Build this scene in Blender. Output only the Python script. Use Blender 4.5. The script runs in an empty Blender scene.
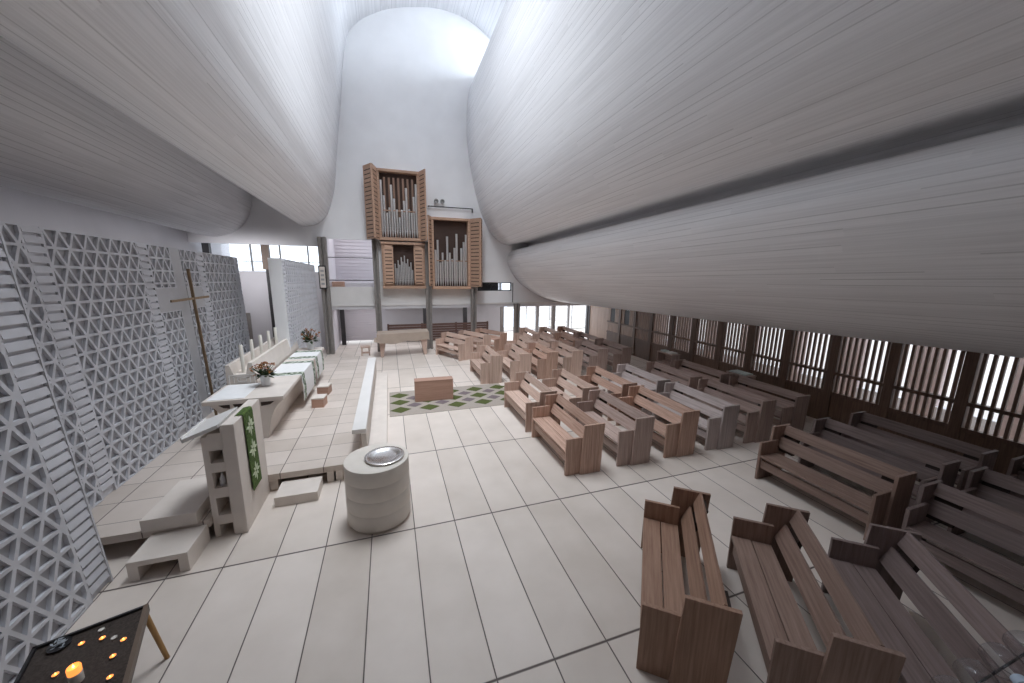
import bpy, bmesh, math, random
from mathutils import Vector, Matrix
from mathutils.geometry import tessellate_polygon
random.seed(7)
PI = math.pi
sc = bpy.context.scene
COL = sc.collection

# ------------------------------------------------------------------ materials
def new_mat(name):
    m = bpy.data.materials.new(name); m.use_nodes = True
    nt = m.node_tree
    b = nt.nodes['Principled BSDF']
    return m, nt, b

def N(nt, t, **kw):
    n = nt.nodes.new(t)
    for k, v in kw.items():
        setattr(n, k, v)
    return n

def math_node(nt, op, a, b=None):
    n = N(nt, 'ShaderNodeMath', operation=op)
    for i, v in enumerate((a, b)):
        if v is None: continue
        if isinstance(v, (int, float)): n.inputs[i].default_value = v
        else: nt.links.new(v, n.inputs[i])
    return n.outputs[0]

def ramp(nt, fac, stops):
    r = N(nt, 'ShaderNodeValToRGB')
    els = r.color_ramp.elements
    while len(els) < len(stops): els.new(0.5)
    for e, (p, c) in zip(els, stops):
        e.position = p; e.color = (c[0], c[1], c[2], 1)
    nt.links.new(fac, r.inputs[0])
    return r.outputs[0]

def plain(name, col, rough=0.6, metal=0.0, var=0.06, scale=9.0, bump=0.0):
    m, nt, b = new_mat(name)
    tc = N(nt, 'ShaderNodeTexCoord')
    nz = N(nt, 'ShaderNodeTexNoise'); nz.inputs['Scale'].default_value = scale; nz.inputs['Detail'].default_value = 5
    nt.links.new(tc.outputs['Object'], nz.inputs['Vector'])
    lo = [max(0, c*(1-var)) for c in col]; hi = [min(1, c*(1+var)) for c in col]
    nt.links.new(ramp(nt, nz.outputs['Fac'], [(0.3, lo), (0.7, hi)]), b.inputs['Base Color'])
    b.inputs['Roughness'].default_value = rough
    b.inputs['Metallic'].default_value = metal
    if bump:
        bp = N(nt, 'ShaderNodeBump'); bp.inputs['Strength'].default_value = bump; bp.inputs['Distance'].default_value = 0.01
        nt.links.new(nz.outputs['Fac'], bp.inputs['Height']); nt.links.new(bp.outputs[0], b.inputs['Normal'])
    return m

def wood(name, c1, c2, axis=1, rough=0.55):
    """fine grain running along one local axis"""
    m, nt, b = new_mat(name)
    tc = N(nt, 'ShaderNodeTexCoord'); mp = N(nt, 'ShaderNodeMapping')
    s = [38.0, 38.0, 38.0]; s[axis] = 1.6
    mp.inputs['Scale'].default_value = s
    oi = N(nt, 'ShaderNodeObjectInfo')
    add = N(nt, 'ShaderNodeVectorMath', operation='ADD')
    nt.links.new(tc.outputs['Object'], add.inputs[0])
    cmb = N(nt, 'ShaderNodeCombineXYZ')
    for i in range(3): nt.links.new(math_node(nt, 'MULTIPLY', oi.outputs['Random'], 7.0+i), cmb.inputs[i])
    nt.links.new(cmb.outputs[0], add.inputs[1])
    nt.links.new(add.outputs[0], mp.inputs['Vector'])
    nz = N(nt, 'ShaderNodeTexNoise'); nz.inputs['Scale'].default_value = 1.0; nz.inputs['Detail'].default_value = 6; nz.inputs['Roughness'].default_value = 0.65
    nt.links.new(mp.outputs[0], nz.inputs['Vector'])
    col = ramp(nt, nz.outputs['Fac'], [(0.28, c1), (0.72, c2)])
    hsv = N(nt, 'ShaderNodeHueSaturation')
    nt.links.new(col, hsv.inputs['Color'])
    nt.links.new(math_node(nt, 'ADD', math_node(nt, 'MULTIPLY', oi.outputs['Random'], 0.3), 0.85), hsv.inputs['Value'])
    nt.links.new(hsv.outputs[0], b.inputs['Base Color'])
    b.inputs['Roughness'].default_value = rough
    bp = N(nt, 'ShaderNodeBump'); bp.inputs['Strength'].default_value = 0.25; bp.inputs['Distance'].default_value = 0.004
    nt.links.new(nz.outputs['Fac'], bp.inputs['Height']); nt.links.new(bp.outputs[0], b.inputs['Normal'])
    return m

def lin(r, g, b):
    f = lambda c: ((c/255+0.055)/1.055)**2.4 if c > 10 else c/255/12.92
    return (f(r), f(g), f(b))

def floor_mat(name, px, py, ox, oy, col, gx=0.008, gy=0.015):
    """concrete slabs with open joints, px by py metres"""
    m, nt, b = new_mat(name)
    geo = N(nt, 'ShaderNodeNewGeometry'); sp = N(nt, 'ShaderNodeSeparateXYZ')
    nt.links.new(geo.outputs['Position'], sp.inputs[0])
    ux = math_node(nt, 'DIVIDE', math_node(nt, 'SUBTRACT', sp.outputs[0], ox), px)
    uy = math_node(nt, 'DIVIDE', math_node(nt, 'SUBTRACT', sp.outputs[1], oy), py)
    def joint(u, p, g):
        fr = math_node(nt, 'FRACT', math_node(nt, 'ADD', u, 0.5))
        d = math_node(nt, 'MULTIPLY', math_node(nt, 'ABSOLUTE', math_node(nt, 'SUBTRACT', fr, 0.5)), p)
        mr = N(nt, 'ShaderNodeMapRange'); mr.inputs['From Min'].default_value = g*0.4; mr.inputs['From Max'].default_value = g
        mr.inputs['To Min'].default_value = 1; mr.inputs['To Max'].default_value = 0
        nt.links.new(d, mr.inputs['Value']); return mr.outputs[0]
    j = math_node(nt, 'MAXIMUM', joint(ux, px, gx), joint(uy, py, gy))
    cell = N(nt, 'ShaderNodeCombineXYZ')
    nt.links.new(math_node(nt, 'FLOOR', ux), cell.inputs[0]); nt.links.new(math_node(nt, 'FLOOR', uy), cell.inputs[1])
    wn = N(nt, 'ShaderNodeTexWhiteNoise', noise_dimensions='2D'); nt.links.new(cell.outputs[0], wn.inputs['Vector'])
    nz = N(nt, 'ShaderNodeTexNoise'); nz.inputs['Scale'].default_value = 1.7; nz.inputs['Detail'].default_value = 7
    nt.links.new(geo.outputs['Position'], nz.inputs['Vector'])
    v = math_node(nt, 'ADD', math_node(nt, 'MULTIPLY', wn.outputs['Value'], 0.35), math_node(nt, 'MULTIPLY', nz.outputs['Fac'], 0.65))
    c0 = [c*0.87 for c in col]; c1 = [min(1, c*1.10) for c in col]
    base = ramp(nt, v, [(0.25, (c0[0], c0[1]*0.98, c0[2]*0.95)), (0.75, c1)])
    mx = N(nt, 'ShaderNodeMix', data_type='RGBA')
    nt.links.new(j, mx.inputs[0]); nt.links.new(base, mx.inputs[6]); mx.inputs[7].default_value = (0.10, 0.075, 0.065, 1)
    nt.links.new(mx.outputs[2], b.inputs['Base Color'])
    b.inputs['Roughness'].default_value = 0.5
    bp = N(nt, 'ShaderNodeBump'); bp.inputs['Strength'].default_value = 0.6; bp.inputs['Distance'].default_value = 0.01; bp.invert = True
    nt.links.new(j, bp.inputs['Height']); nt.links.new(bp.outputs[0], b.inputs['Normal'])
    return m

def shell_mat(name, col):
    """board marked, whitewashed concrete: boards run along v (uv in metres)"""
    m, nt, b = new_mat(name)
    tc = N(nt, 'ShaderNodeTexCoord'); sp = N(nt, 'ShaderNodeSeparateXYZ')
    nt.links.new(tc.outputs['UV'], sp.inputs[0])
    u, v = sp.outputs[0], sp.outputs[1]
    iu = math_node(nt, 'FLOOR', math_node(nt, 'DIVIDE', u, 0.11))
    w1 = N(nt, 'ShaderNodeTexWhiteNoise', noise_dimensions='1D'); nt.links.new(iu, w1.inputs['W'])
    iv = math_node(nt, 'FLOOR', math_node(nt, 'ADD', math_node(nt, 'DIVIDE', v, 3.1), math_node(nt, 'MULTIPLY', w1.outputs['Value'], 9.0)))
    cb = N(nt, 'ShaderNodeCombineXYZ'); nt.links.new(iu, cb.inputs[0]); nt.links.new(iv, cb.inputs[1])
    w2 = N(nt, 'ShaderNodeTexWhiteNoise', noise_dimensions='2D'); nt.links.new(cb.outputs[0], w2.inputs['Vector'])
    cs = N(nt, 'ShaderNodeCombineXYZ')
    nt.links.new(math_node(nt, 'MULTIPLY', u, 40.0), cs.inputs[0]); nt.links.new(math_node(nt, 'MULTIPLY', v, 0.55), cs.inputs[1])
    nz = N(nt, 'ShaderNodeTexNoise'); nz.inputs['Scale'].default_value = 1.0; nz.inputs['Detail'].default_value = 4
    nt.links.new(cs.outputs[0], nz.inputs['Vector'])
    # a thin seam on some of the board edges
    fr = math_node(nt, 'FRACT', math_node(nt, 'DIVIDE', u, 0.11))
    seam = math_node(nt, 'MULTIPLY', math_node(nt, 'LESS_THAN', fr, 0.13), math_node(nt, 'GREATER_THAN', w2.outputs['Value'], 0.55))
    h = math_node(nt, 'SUBTRACT', math_node(nt, 'ADD', math_node(nt, 'MULTIPLY', w2.outputs['Value'], 0.45), math_node(nt, 'MULTIPLY', nz.outputs['Fac'], 0.25)), math_node(nt, 'MULTIPLY', seam, 0.7))
    bp = N(nt, 'ShaderNodeBump'); bp.inputs['Strength'].default_value = 0.45; bp.inputs['Distance'].default_value = 0.012
    nt.links.new(h, bp.inputs['Height']); nt.links.new(bp.outputs[0], b.inputs['Normal'])
    cc = math_node(nt, 'SUBTRACT', math_node(nt, 'ADD', math_node(nt, 'MULTIPLY', w2.outputs['Value'], 0.16), math_node(nt, 'MULTIPLY', nz.outputs['Fac'], 0.75)), math_node(nt, 'MULTIPLY', seam, 0.42))
    nt.links.new(ramp(nt, cc, [(0.0, [c*0.72 for c in col]), (0.55, col)]), b.inputs['Base Color'])
    b.inputs['Roughness'].default_value = 0.75
    return m

def glow(name, col, strength):
    m, nt, b = new_mat(name)
    b.inputs['Base Color'].default_value = (*col, 1)
    b.inputs['Emission Color'].default_value = (*col, 1); b.inputs['Emission Strength'].default_value = strength
    return m

def glass_mat(name, tint=(1, 1, 1), gloss=0.1):
    m, nt, b = new_mat(name)
    nt.nodes.remove(b)
    out = nt.nodes['Material Output']
    t = N(nt, 'ShaderNodeBsdfTransparent'); t.inputs[0].default_value = (*tint, 1)
    g = N(nt, 'ShaderNodeBsdfGlossy'); g.inputs['Roughness'].default_value = 0.03
    lw = N(nt, 'ShaderNodeLayerWeight'); lw.inputs[0].default_value = 0.25
    f = math_node(nt, 'ADD', math_node(nt, 'MULTIPLY', lw.outputs['Facing'], 0.45), gloss*0.5)
    mx = N(nt, 'ShaderNodeMixShader'); nt.links.new(f, mx.inputs[0]); nt.links.new(t.outputs[0], mx.inputs[1]); nt.links.new(g.outputs[0], mx.inputs[2])
    nt.links.new(mx.outputs[0], out.inputs['Surface'])
    return m

MAT = {}
MAT['floor'] = floor_mat('slab_floor', 0.55, 2.16, 0.0, 0.0, (0.71, 0.64, 0.585))
MAT['platform'] = floor_mat('slab_platform', 0.62, 0.50, 0.24, 0.0, (0.62, 0.55, 0.50), 0.008, 0.006)
MAT['shell'] = shell_mat('board_marked_concrete', (0.90, 0.90, 0.915))
MAT['white'] = plain('white_plaster', (0.88, 0.88, 0.89), 0.8, var=0.03, scale=1.2)
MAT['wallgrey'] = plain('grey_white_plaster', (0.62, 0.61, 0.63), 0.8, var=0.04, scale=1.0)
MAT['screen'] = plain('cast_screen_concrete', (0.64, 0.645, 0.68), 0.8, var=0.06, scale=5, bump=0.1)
MAT['infill'] = plain('darker_recess_back', (0.40, 0.40, 0.42), 0.85, var=0.06, scale=6)  # backs of the lattice recesses, a darker tone than the bars
MAT['blank'] = plain('cast_screen_plain', (0.56, 0.56, 0.58), 0.8, var=0.05, scale=3)
MAT['pale'] = plain('pale_concrete', (0.70, 0.635, 0.58), 0.7, var=0.05, scale=4, bump=0.08)
MAT['palecap'] = plain('polished_pale_concrete', (0.74, 0.72, 0.70), 0.55, var=0.03, scale=3)
MAT['font'] = plain('font_concrete', (0.74, 0.685, 0.62), 0.7, var=0.05, scale=4, bump=0.06)
MAT['column'] = plain('grey_concrete', (0.24, 0.22, 0.205), 0.8, var=0.10, scale=7)
MAT['columnlight'] = plain('light_grey_concrete', (0.36, 0.355, 0.35), 0.8, var=0.08, scale=7)
MAT['dark'] = plain('dark_paint', (0.035, 0.033, 0.035), 0.6)
MAT['oakA'] = wood('reddish_oak', (0.345, 0.205, 0.15), (0.64, 0.445, 0.355))
MAT['oakB'] = wood('brown_oak', (0.325, 0.23, 0.195), (0.585, 0.455, 0.405))
MAT['oakC'] = wood('silvered_oak', (0.40, 0.335, 0.315), (0.64, 0.56, 0.54))
MAT['oakF'] = wood('deep_red_oak', (0.215, 0.115, 0.075), (0.42, 0.265, 0.19))  # deeper red tone for the left-most angled pew
MAT['oakG'] = wood('deep_brown_oak', (0.20, 0.125, 0.098), (0.385, 0.27, 0.22))  # deeper brown tone for the middle angled pew and one across the aisle
MAT['oakE'] = wood('dark_greyish_oak', (0.175, 0.125, 0.115), (0.33, 0.255, 0.24))  # darkest oak tone, for the right-hand pews and the right-most angled one
MAT['oakD'] = wood('pale_pink_oak', (0.42, 0.285, 0.225), (0.68, 0.52, 0.44))
MAT['bracket'] = plain('near_black_brown', (0.045, 0.028, 0.022), 0.7)  # near-black brown of pew brackets; also colours shade in slots and shutter gaps
MAT['screenwood'] = wood('dark_timber', (0.10, 0.055, 0.036), (0.21, 0.13, 0.09), axis=2)
MAT['slatwood'] = wood('slat_timber', (0.13, 0.078, 0.055), (0.26, 0.17, 0.125), axis=2)
MAT['boardwood'] = wood('pale_timber_boards', (0.36, 0.245, 0.18), (0.56, 0.41, 0.32), axis=2)
MAT['organwood'] = wood('organ_oak', (0.36, 0.21, 0.14), (0.64, 0.43, 0.31), axis=0)
MAT['organwood_v'] = wood('organ_oak_upright', (0.20, 0.11, 0.075), (0.38, 0.24, 0.17), axis=2)
MAT['organdark'] = plain('organ_interior', (0.06, 0.032, 0.023), 0.7)
MAT['pipe'] = plain('tin_pipe', (0.74, 0.73, 0.73), 0.35, metal=0.6, var=0.04)
MAT['steel'] = plain('polished_steel', (0.80, 0.78, 0.76), 0.24, metal=1.0, var=0.02)
MAT['chestwood'] = wood('pink_beech', (0.40, 0.235, 0.17), (0.52, 0.325, 0.25), axis=0)
MAT['goldwood'] = wood('honey_timber', (0.30, 0.15, 0.045), (0.48, 0.27, 0.09), axis=2)
MAT['crosswood'] = wood('gilded_timber', (0.20, 0.125, 0.065), (0.34, 0.24, 0.14), axis=2)
MAT['cloth'] = plain('white_linen', (0.80, 0.80, 0.80), 0.9, var=0.03)
MAT['beigecloth'] = plain('beige_cover', (0.42, 0.34, 0.28), 0.9, var=0.06, scale=4)
MAT['leaf'] = plain('dark_leaf', (0.03, 0.06, 0.018), 0.6, var=0.3)
MAT['bloom'] = plain('rust_bloom', (0.34, 0.13, 0.03), 0.7, var=0.4, scale=30)
MAT['pinkbloom'] = plain('pale_pink_bloom', (0.60, 0.42, 0.40), 0.7, var=0.2, scale=30)
MAT['pot'] = plain('white_glazed_pot', (0.72, 0.73, 0.75), 0.3, var=0.02)
MAT['wax'] = plain('ivory_wax', (0.82, 0.79, 0.72), 0.45, var=0.02)
MAT['flame'] = glow('candle_flame', (1.0, 0.42, 0.10), 9.0)
MAT['molten'] = glow('lit_wax', (1.0, 0.33, 0.07), 1.3)
MAT['tin'] = plain('tealight_tin', (0.62, 0.58, 0.55), 0.3, metal=0.8)
MAT['soil'] = plain('dark_sand', (0.06, 0.047, 0.040), 0.95, var=0.35, scale=60, bump=0.5)
MAT['black'] = plain('black_steel', (0.022, 0.022, 0.024), 0.45)
MAT['trayedge'] = plain('brown_tray_edge', (0.16, 0.115, 0.085), 0.55)
MAT['glass'] = glass_mat('window_glass', (0.97, 0.98, 1.0), 0.06)
MAT['bottle'] = glass_mat('clear_bottle', (0.90, 0.91, 0.93), 0.04)
MAT['cap'] = plain('pale_blue_cap', (0.50, 0.60, 0.72), 0.4)
MAT['paper'] = plain('paper', (0.78, 0.78, 0.76), 0.8, var=0.02)
MAT['greypaper'] = plain('pale_green_paper', (0.52, 0.60, 0.58), 0.8, var=0.03)
MAT['silver'] = plain('silvery_leaf', (0.40, 0.44, 0.48), 0.5, var=0.2)
MAT['lavender'] = plain('pale_lilac_panel', (0.70, 0.67, 0.71), 0.8, var=0.03, scale=2)
MAT['brownpanel'] = wood('dark_red_timber', (0.06, 0.033, 0.027), (0.13, 0.075, 0.06), axis=0)

# ------------------------------------------------------------------ mesh builder
class MB:
    def __init__(s): s.v = []; s.f = []; s.uv = None
    def add(s, vs, fs, M=None):
        k = len(s.v)
        s.v += [tuple(M @ Vector(p)) if M is not None else tuple(p) for p in vs]
        s.f += [tuple(k+i for i in f) for f in fs]
        return s
    def box(s, x0, x1, y0, y1, z0, z1, M=None):
        return s.add([(x0,y0,z0),(x1,y0,z0),(x1,y1,z0),(x0,y1,z0),(x0,y0,z1),(x1,y0,z1),(x1,y1,z1),(x0,y1,z1)],
                     [(0,3,2,1),(4,5,6,7),(0,1,5,4),(1,2,6,5),(2,3,7,6),(3,0,4,7)], M)
    def prism(s, poly, axis, a, b, M=None):
        """extrude a 2D polygon along axis (0,1,2) from a to b; polygon in the two other axes"""
        n = len(poly)
        def P(p, t):
            q = list(p); q.insert(axis, t); return tuple(q)
        vs = [P(p, a) for p in poly] + [P(p, b) for p in poly]
        fs = [tuple(range(n))[::-1], tuple(range(n, 2*n))] + [(i, (i+1) % n, n+(i+1) % n, n+i) for i in range(n)]
        return s.add(vs, fs, M)
    def lathe(s, prof, n=24, c=(0,0,0), M=None):
        vs = []; fs = []
        for r, z in prof:
            for i in range(n):
                t = 2*PI*i/n; vs.append((c[0]+r*math.cos(t), c[1]+r*math.sin(t), c[2]+z))
        for k in range(len(prof)-1):
            for i in range(n):
                j = (i+1) % n; fs.append((k*n+i, k*n+j, (k+1)*n+j, (k+1)*n+i))
        if prof[0][0] > 1e-6: fs.append(tuple(range(n))[::-1])
        if prof[-1][0] > 1e-6: fs.append(tuple((len(prof)-1)*n+i for i in range(n)))
        return s.add(vs, fs, M)
    def tube(s, pts, r, n=8):
        pts = [Vector(p) for p in pts]; rs = r if isinstance(r, (list, tuple)) else [r]*len(pts)
        vs = []; fs = []
        for k, p in enumerate(pts):
            d = (pts[min(k+1, len(pts)-1)] - pts[max(k-1, 0)]).normalized()
            a = d.cross(Vector((0,0,1)) if abs(d.z) < 0.95 else Vector((1,0,0))).normalized(); b = d.cross(a)
            for i in range(n):
                t = 2*PI*i/n; vs.append(p + rs[k]*(math.cos(t)*a + math.sin(t)*b))
        for k in range(len(pts)-1):
            for i in range(n):
                j = (i+1) % n; fs.append((k*n+i, k*n+j, (k+1)*n+j, (k+1)*n+i))
        fs.append(tuple(range(n))[::-1]); fs.append(tuple((len(pts)-1)*n+i for i in range(n)))
        return s.add(vs, fs)
    def beam(s, p, q, w, h, up=(0,0,1)):
        """square bar from p to q"""
        p = Vector(p); q = Vector(q); d = (q-p).normalized(); u = Vector(up)
        if abs(d.dot(u)) > 0.99: u = Vector((0,1,0))
        a = d.cross(u).normalized(); b = a.cross(d)
        c = [p+a*sx*w/2+b*sz*h/2 for sx, sz in ((-1,-1),(1,-1),(1,1),(-1,1))]
        e = [x+(q-p) for x in c]
        return s.add(c+e, [(3,2,1,0),(4,5,6,7),(0,1,5,4),(1,2,6,5),(2,3,7,6),(3,0,4,7)])
    def build(s, name, mat, parent=None, smooth=False, bevel=0.0, loc=None):
        me = bpy.data.meshes.new(name)
        me.from_pydata(s.v, [], s.f)
        bm = bmesh.new(); bm.from_mesh(me)
        bmesh.ops.recalc_face_normals(bm, faces=bm.faces)
        if bevel:
            bmesh.ops.bevel(bm, geom=[e for e in bm.edges if len(e.link_faces) == 2 and e.calc_face_angle(0) > 0.5], offset=bevel, segments=2, affect='EDGES', profile=0.6)
        bm.to_mesh(me); bm.free()
        if smooth:
            for p in me.polygons: p.use_smooth = True
        me.materials.append(MAT[mat] if isinstance(mat, str) else mat)
        o = bpy.data.objects.new(name, me); COL.objects.link(o)
        if parent: o.parent = parent
        if loc: o.location = loc
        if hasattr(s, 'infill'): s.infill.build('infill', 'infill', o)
        if smooth and smooth != 'all':
            try: me.set_sharp_from_angle(angle=math.radians(40))
            except Exception: pass
        return o

LABELS = {}
def tag(o, label, cat, group=None, kind=None):
    if label: o['label'] = label
    if cat: o['category'] = cat
    if group: o['group'] = group
    if kind: o['kind'] = kind
    return o

def thing(name, label, cat, loc=(0,0,0), rz=0.0, group=None):
    o = bpy.data.objects.new(name, None); COL.objects.link(o)
    o.empty_display_size = 0.1
    o.location = loc; o.rotation_euler = (0, 0, rz)
    return tag(o, label, cat, group)

def struct(o): o['kind'] = 'structure'; return o

def copy_tree(src, label=None, loc=None, rz=None, group=None):
    r = src.copy(); COL.objects.link(r)
    if label: r['label'] = label
    if group: r['group'] = group
    if loc is not None: r.location = loc
    if rz is not None: r.rotation_euler = (0, 0, rz)
    for ch in list(src.children):
        c = ch.copy(); COL.objects.link(c); c.parent = r
        for g in list(ch.children):
            d = g.copy(); COL.objects.link(d); d.parent = c
    return r

# ------------------------------------------------------------------ camera
CAM = (2.01767, -2.43601, 3.48415)
cam = bpy.data.cameras.new('camera'); co = bpy.data.objects.new('camera', cam); COL.objects.link(co)
cam.sensor_width = 36.0; cam.lens = 36.0*362.2455/1024; cam.clip_start = 0.02
Rw = Matrix(((0.94784014, -0.31844016, 0.01396177), (0.04686098, 0.18254077, 0.98208091), (-0.31528259, -0.93020145, 0.18794189))).transposed()
co.matrix_world = Matrix.Translation(CAM) @ Rw.to_4x4()
sc.camera = co

# ------------------------------------------------------------------ setting
YE = 14.3      # end wall
YB = -4.6      # wall behind
TILT = 0.027   # heads of walls and shells rise this much per metre towards the near end
struct(MB().box(-6.0, 14.5, YB-0.3, 19.5, -0.3, 0.0).build('floor', 'floor'))

def loft(name, prof, y0, y1, mat, thick=0.25, sub=4, rise=TILT, side=1):
    """a shell: profile (x,z) at the far end, carried towards the near end"""
    P = [Vector((x, 0, z)) for x, z in prof]
    # Catmull-Rom smoothing
    S = []
    for i in range(len(P)-1):
        a, b, c, d = P[max(i-1, 0)], P[i], P[i+1], P[min(i+2, len(P)-1)]
        for k in range(sub):
            t = k/sub
            S.append(0.5*((2*b) + (c-a)*t + (2*a-5*b+4*c-d)*t*t + (3*b-a-3*c+d)*t**3))
    S.append(P[-1])
    ny = 12
    arc = [0.0]
    for i in range(1, len(S)): arc.append(arc[-1] + (S[i]-S[i-1]).length)
    me = bpy.data.meshes.new(name); vs = []; fs = []
    for j in range(ny+1):
        y = y0 + (y1-y0)*j/ny
        for p in S: vs.append((p.x, y, p.z + rise*(YE-y)))
    n = len(S)
    for j in range(ny):
        for i in range(n-1): fs.append((j*n+i, j*n+i+1, (j+1)*n+i+1, (j+1)*n+i))
    me.from_pydata(vs, [], fs)
    uv = me.uv_layers.new(name='UVMap')
    for p in me.polygons:
        p.use_smooth = True
        for li in p.loop_indices:
            vi = me.loops[li].vertex_index
            uv.data[li].uv = (arc[vi % n], vs[vi][1])
    me.materials.append(MAT[mat])
    o = bpy.data.objects.new(name, me); COL.objects.link(o)
    md = o.modifiers.new('thickness', 'SOLIDIFY'); md.thickness = thick; md.offset = side
    return struct(o)
RIGHT = [(11.0, 11.6), (9.0, 11.5), (7.5, 11.5), (6.4, 11.6), (5.85, 11.45), (5.6, 10.9), (5.52, 10.2), (5.50, 9.45), (5.55, 8.6), (5.68, 7.86), (5.86, 7.0), (6.08, 6.22), (6.30, 5.7), (6.55, 5.28), (6.85, 4.97), (7.15, 4.79), (7.47, 4.74), (7.75, 4.78), (8.15, 4.82), (8.42, 4.79), (8.40, 4.64), (8.05, 4.55), (7.65, 4.49), (7.42, 4.25), (7.40, 3.95), (7.64, 3.45), (8.0, 3.02), (8.32, 2.77), (8.85, 2.45), (9.4, 2.23), (10.1, 2.06), (10.81, 1.97), (11.4, 1.94), (12.2, 1.93)]
LEFT = [(0.89, 11.8), (0.73, 10.9), (0.61, 9.89), (0.48, 9.0), (0.35, 8.08), (0.25, 7.25), (0.15, 6.59), (0.02, 6.15), (-0.12, 5.75), (-0.38, 5.40), (-0.65, 5.22), (-0.92, 5.155), (-1.14, 5.16), (-1.22, 5.30), (-1.28, 5.7), (-1.5, 6.5), (-1.95, 7.1), (-2.35, 7.15), (-2.58, 6.8), (-2.66, 6.2), (-2.76, 5.7), (-2.95, 5.25), (-3.36, 4.86), (-3.75, 4.68), (-4.15, 4.63), (-4.6, 4.72), (-5.2, 5.05), (-5.8, 5.6), (-6.2, 6.4)]
VAULT = [(1.09, 12.34), (1.45, 12.72), (1.83, 12.98), (2.5, 13.32), (3.31, 13.55), (4.3, 13.72), (5.27, 13.66), (6.0, 13.4), (6.61, 12.98), (7.0, 12.65)]
loft('ceiling', RIGHT, YE, YB, 'shell', 0.12, side=-1)
loft('ceiling', VAULT[::-1] + LEFT, YE, YB, 'shell', 0.12, side=1)
# end wall, with the openings left of the organ and under the gallery
w = MB()
w.box(-5.0, -0.40, YE, YE+0.25, 4.40, 14.2)
w.box(-0.40, 1.62, YE, YE+0.25, 4.72, 14.2)
w.box(1.62, 12.2, YE, YE+0.25, 3.0, 14.2)
w.box(5.85, 5.95, YE, YE+0.25, 2.0, 3.0)
w.box(7.65, 12.2, YE, YE+0.25, 2.0, 3.0)
w.box(5.95, 7.65, YE, YE+0.25, 2.0, 2.60)
struct(w.build('wall_end', 'white'))
struct(MB().box(-5.05, -4.85, YB, 18.0, 0, 7.0).build('wall_left', 'wallgrey'))
struct(MB().box(-6.0, 14.5, YB-0.2, YB, 0, 14.5).build('wall_back', 'column'))

# columns along the end wall on a 2.2 m grid
def column(x, y, z1, label, mat='column', w_=0.13, d=0.24, gap=0.07, split=True):
    m = MB()
    if split:
        m.box(-w_-0.0, -gap/2, -d/2, d/2, 0, z1); m.box(gap/2, w_, -d/2, d/2, 0, z1); m.box(-gap/2, gap/2, -0.04, 0.04, 0, z1)
    else:
        m.box(-w_, w_, -d/2, d/2, 0, z1)
    return tag(m.build('concrete_column', mat, loc=(x, y, 0), bevel=0.006), label, 'column')
column(-0.42, 14.1, 4.75, 'grey concrete column at the left edge of the gallery, carrying the small hymn board', w_=0.15)
column(1.55, 14.12, 4.75, 'grey concrete column rising left of the small lower organ case', w_=0.12)
column(3.68, 14.12, 4.72, 'grey concrete column between the small lower organ case and the right-hand organ case', w_=0.12)
column(5.72, 14.12, 2.72, 'grey concrete column under the right end of the right-hand organ case', w_=0.12)
column(7.85, 14.12, 2.0, 'grey concrete column in front of the bright windows, nearest the organ', w_=0.13)
for x, lab, mt, w_ in ((-0.10, 'dark post standing behind the gallery column with the hymn board', 'dark', 0.09), (3.66, 'dark post right behind the gallery column beside the draped table', 'dark', 0.09), (5.68, 'dark post behind the pews turned towards the altar', 'dark', 0.10), (7.68, 'slim grey post left of the first bright window', 'column', 0.09), (9.71, 'slim pale post between bright windows behind the far pews', 'columnlight', 0.09), (10.68, 'thick dark post between bright windows behind the far pews', 'column', 0.11), (11.62, 'thinnest post between the two right-most bright windows', 'columnlight', 0.05), (12.85, 'dark post at the right end of the bright windows, beside the timber boarding', 'dark', 0.07)):
    column(x, 16.0, 1.84, lab, mt, w_, 0.14, split=False)
t = thing('timber_post', 'tall post before the grey partition, brown above and thin black below', 'post', (-2.62, 14.95, 0))
MB().box(-0.13, 0.13, -0.1, 0.1, 3.45, 5.2).build('upper_casing', 'trayedge', t)
MB().box(-0.05, 0.05, -0.05, 0.05, 0, 3.45).build('lower_stem', 'dark', t)
column(-4.55, 14.9, 5.2, 'dark column top at the left end of the bright high window', 'dark', 0.11, 0.2, split=False)

# gallery: slab, parapets, back wall
struct(MB().box(-0.40, 13.9, YE-0.04, 17.2, 1.84, 2.03).build('trim_1', 'wallgrey'))
struct(MB().box(-0.42, 12.2, YE-0.07, YE-0.04, 1.98, 2.05).build('trim_2', 'palecap'))
struct(MB().box(-0.28, 1.45, YE+0.02, YE+0.12, 2.03, 2.78).build('wall_gallery', 'palecap'))
struct(MB().box(1.66, 3.58, YE+0.02, YE+0.12, 2.03, 3.0).build('wall_gallery', 'palecap'))
struct(MB().box(3.78, 5.85, YE+0.02, YE+0.12, 2.03, 3.0).build('wall_gallery', 'palecap'))
def louvre(name, x0, x1, y, z0, z1, pitch, mat):
    m = MB(); m.box(x0, x1, y+0.03, y+0.06, z0, z1)
    z = z0
    while z < z1-0.02:
        m.box(x0, x1, y-0.012, y+0.03, z+0.012, min(z1, z+pitch-0.012)); z += pitch
    return m.build(name, mat)
struct(louvre('wall_gallery', -0.4, 1.7, 16.6, 2.03, 5.4, 0.16, 'lavender'))
struct(MB().box(1.7, 8.0, 17.0, 17.2, 2.03, 5.4).build('wall_gallery', 'white'))
struct(MB().box(-0.5, 1.75, 14.55, 17.2, 5.2, 5.35).build('ceiling', 'white'))
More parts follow.
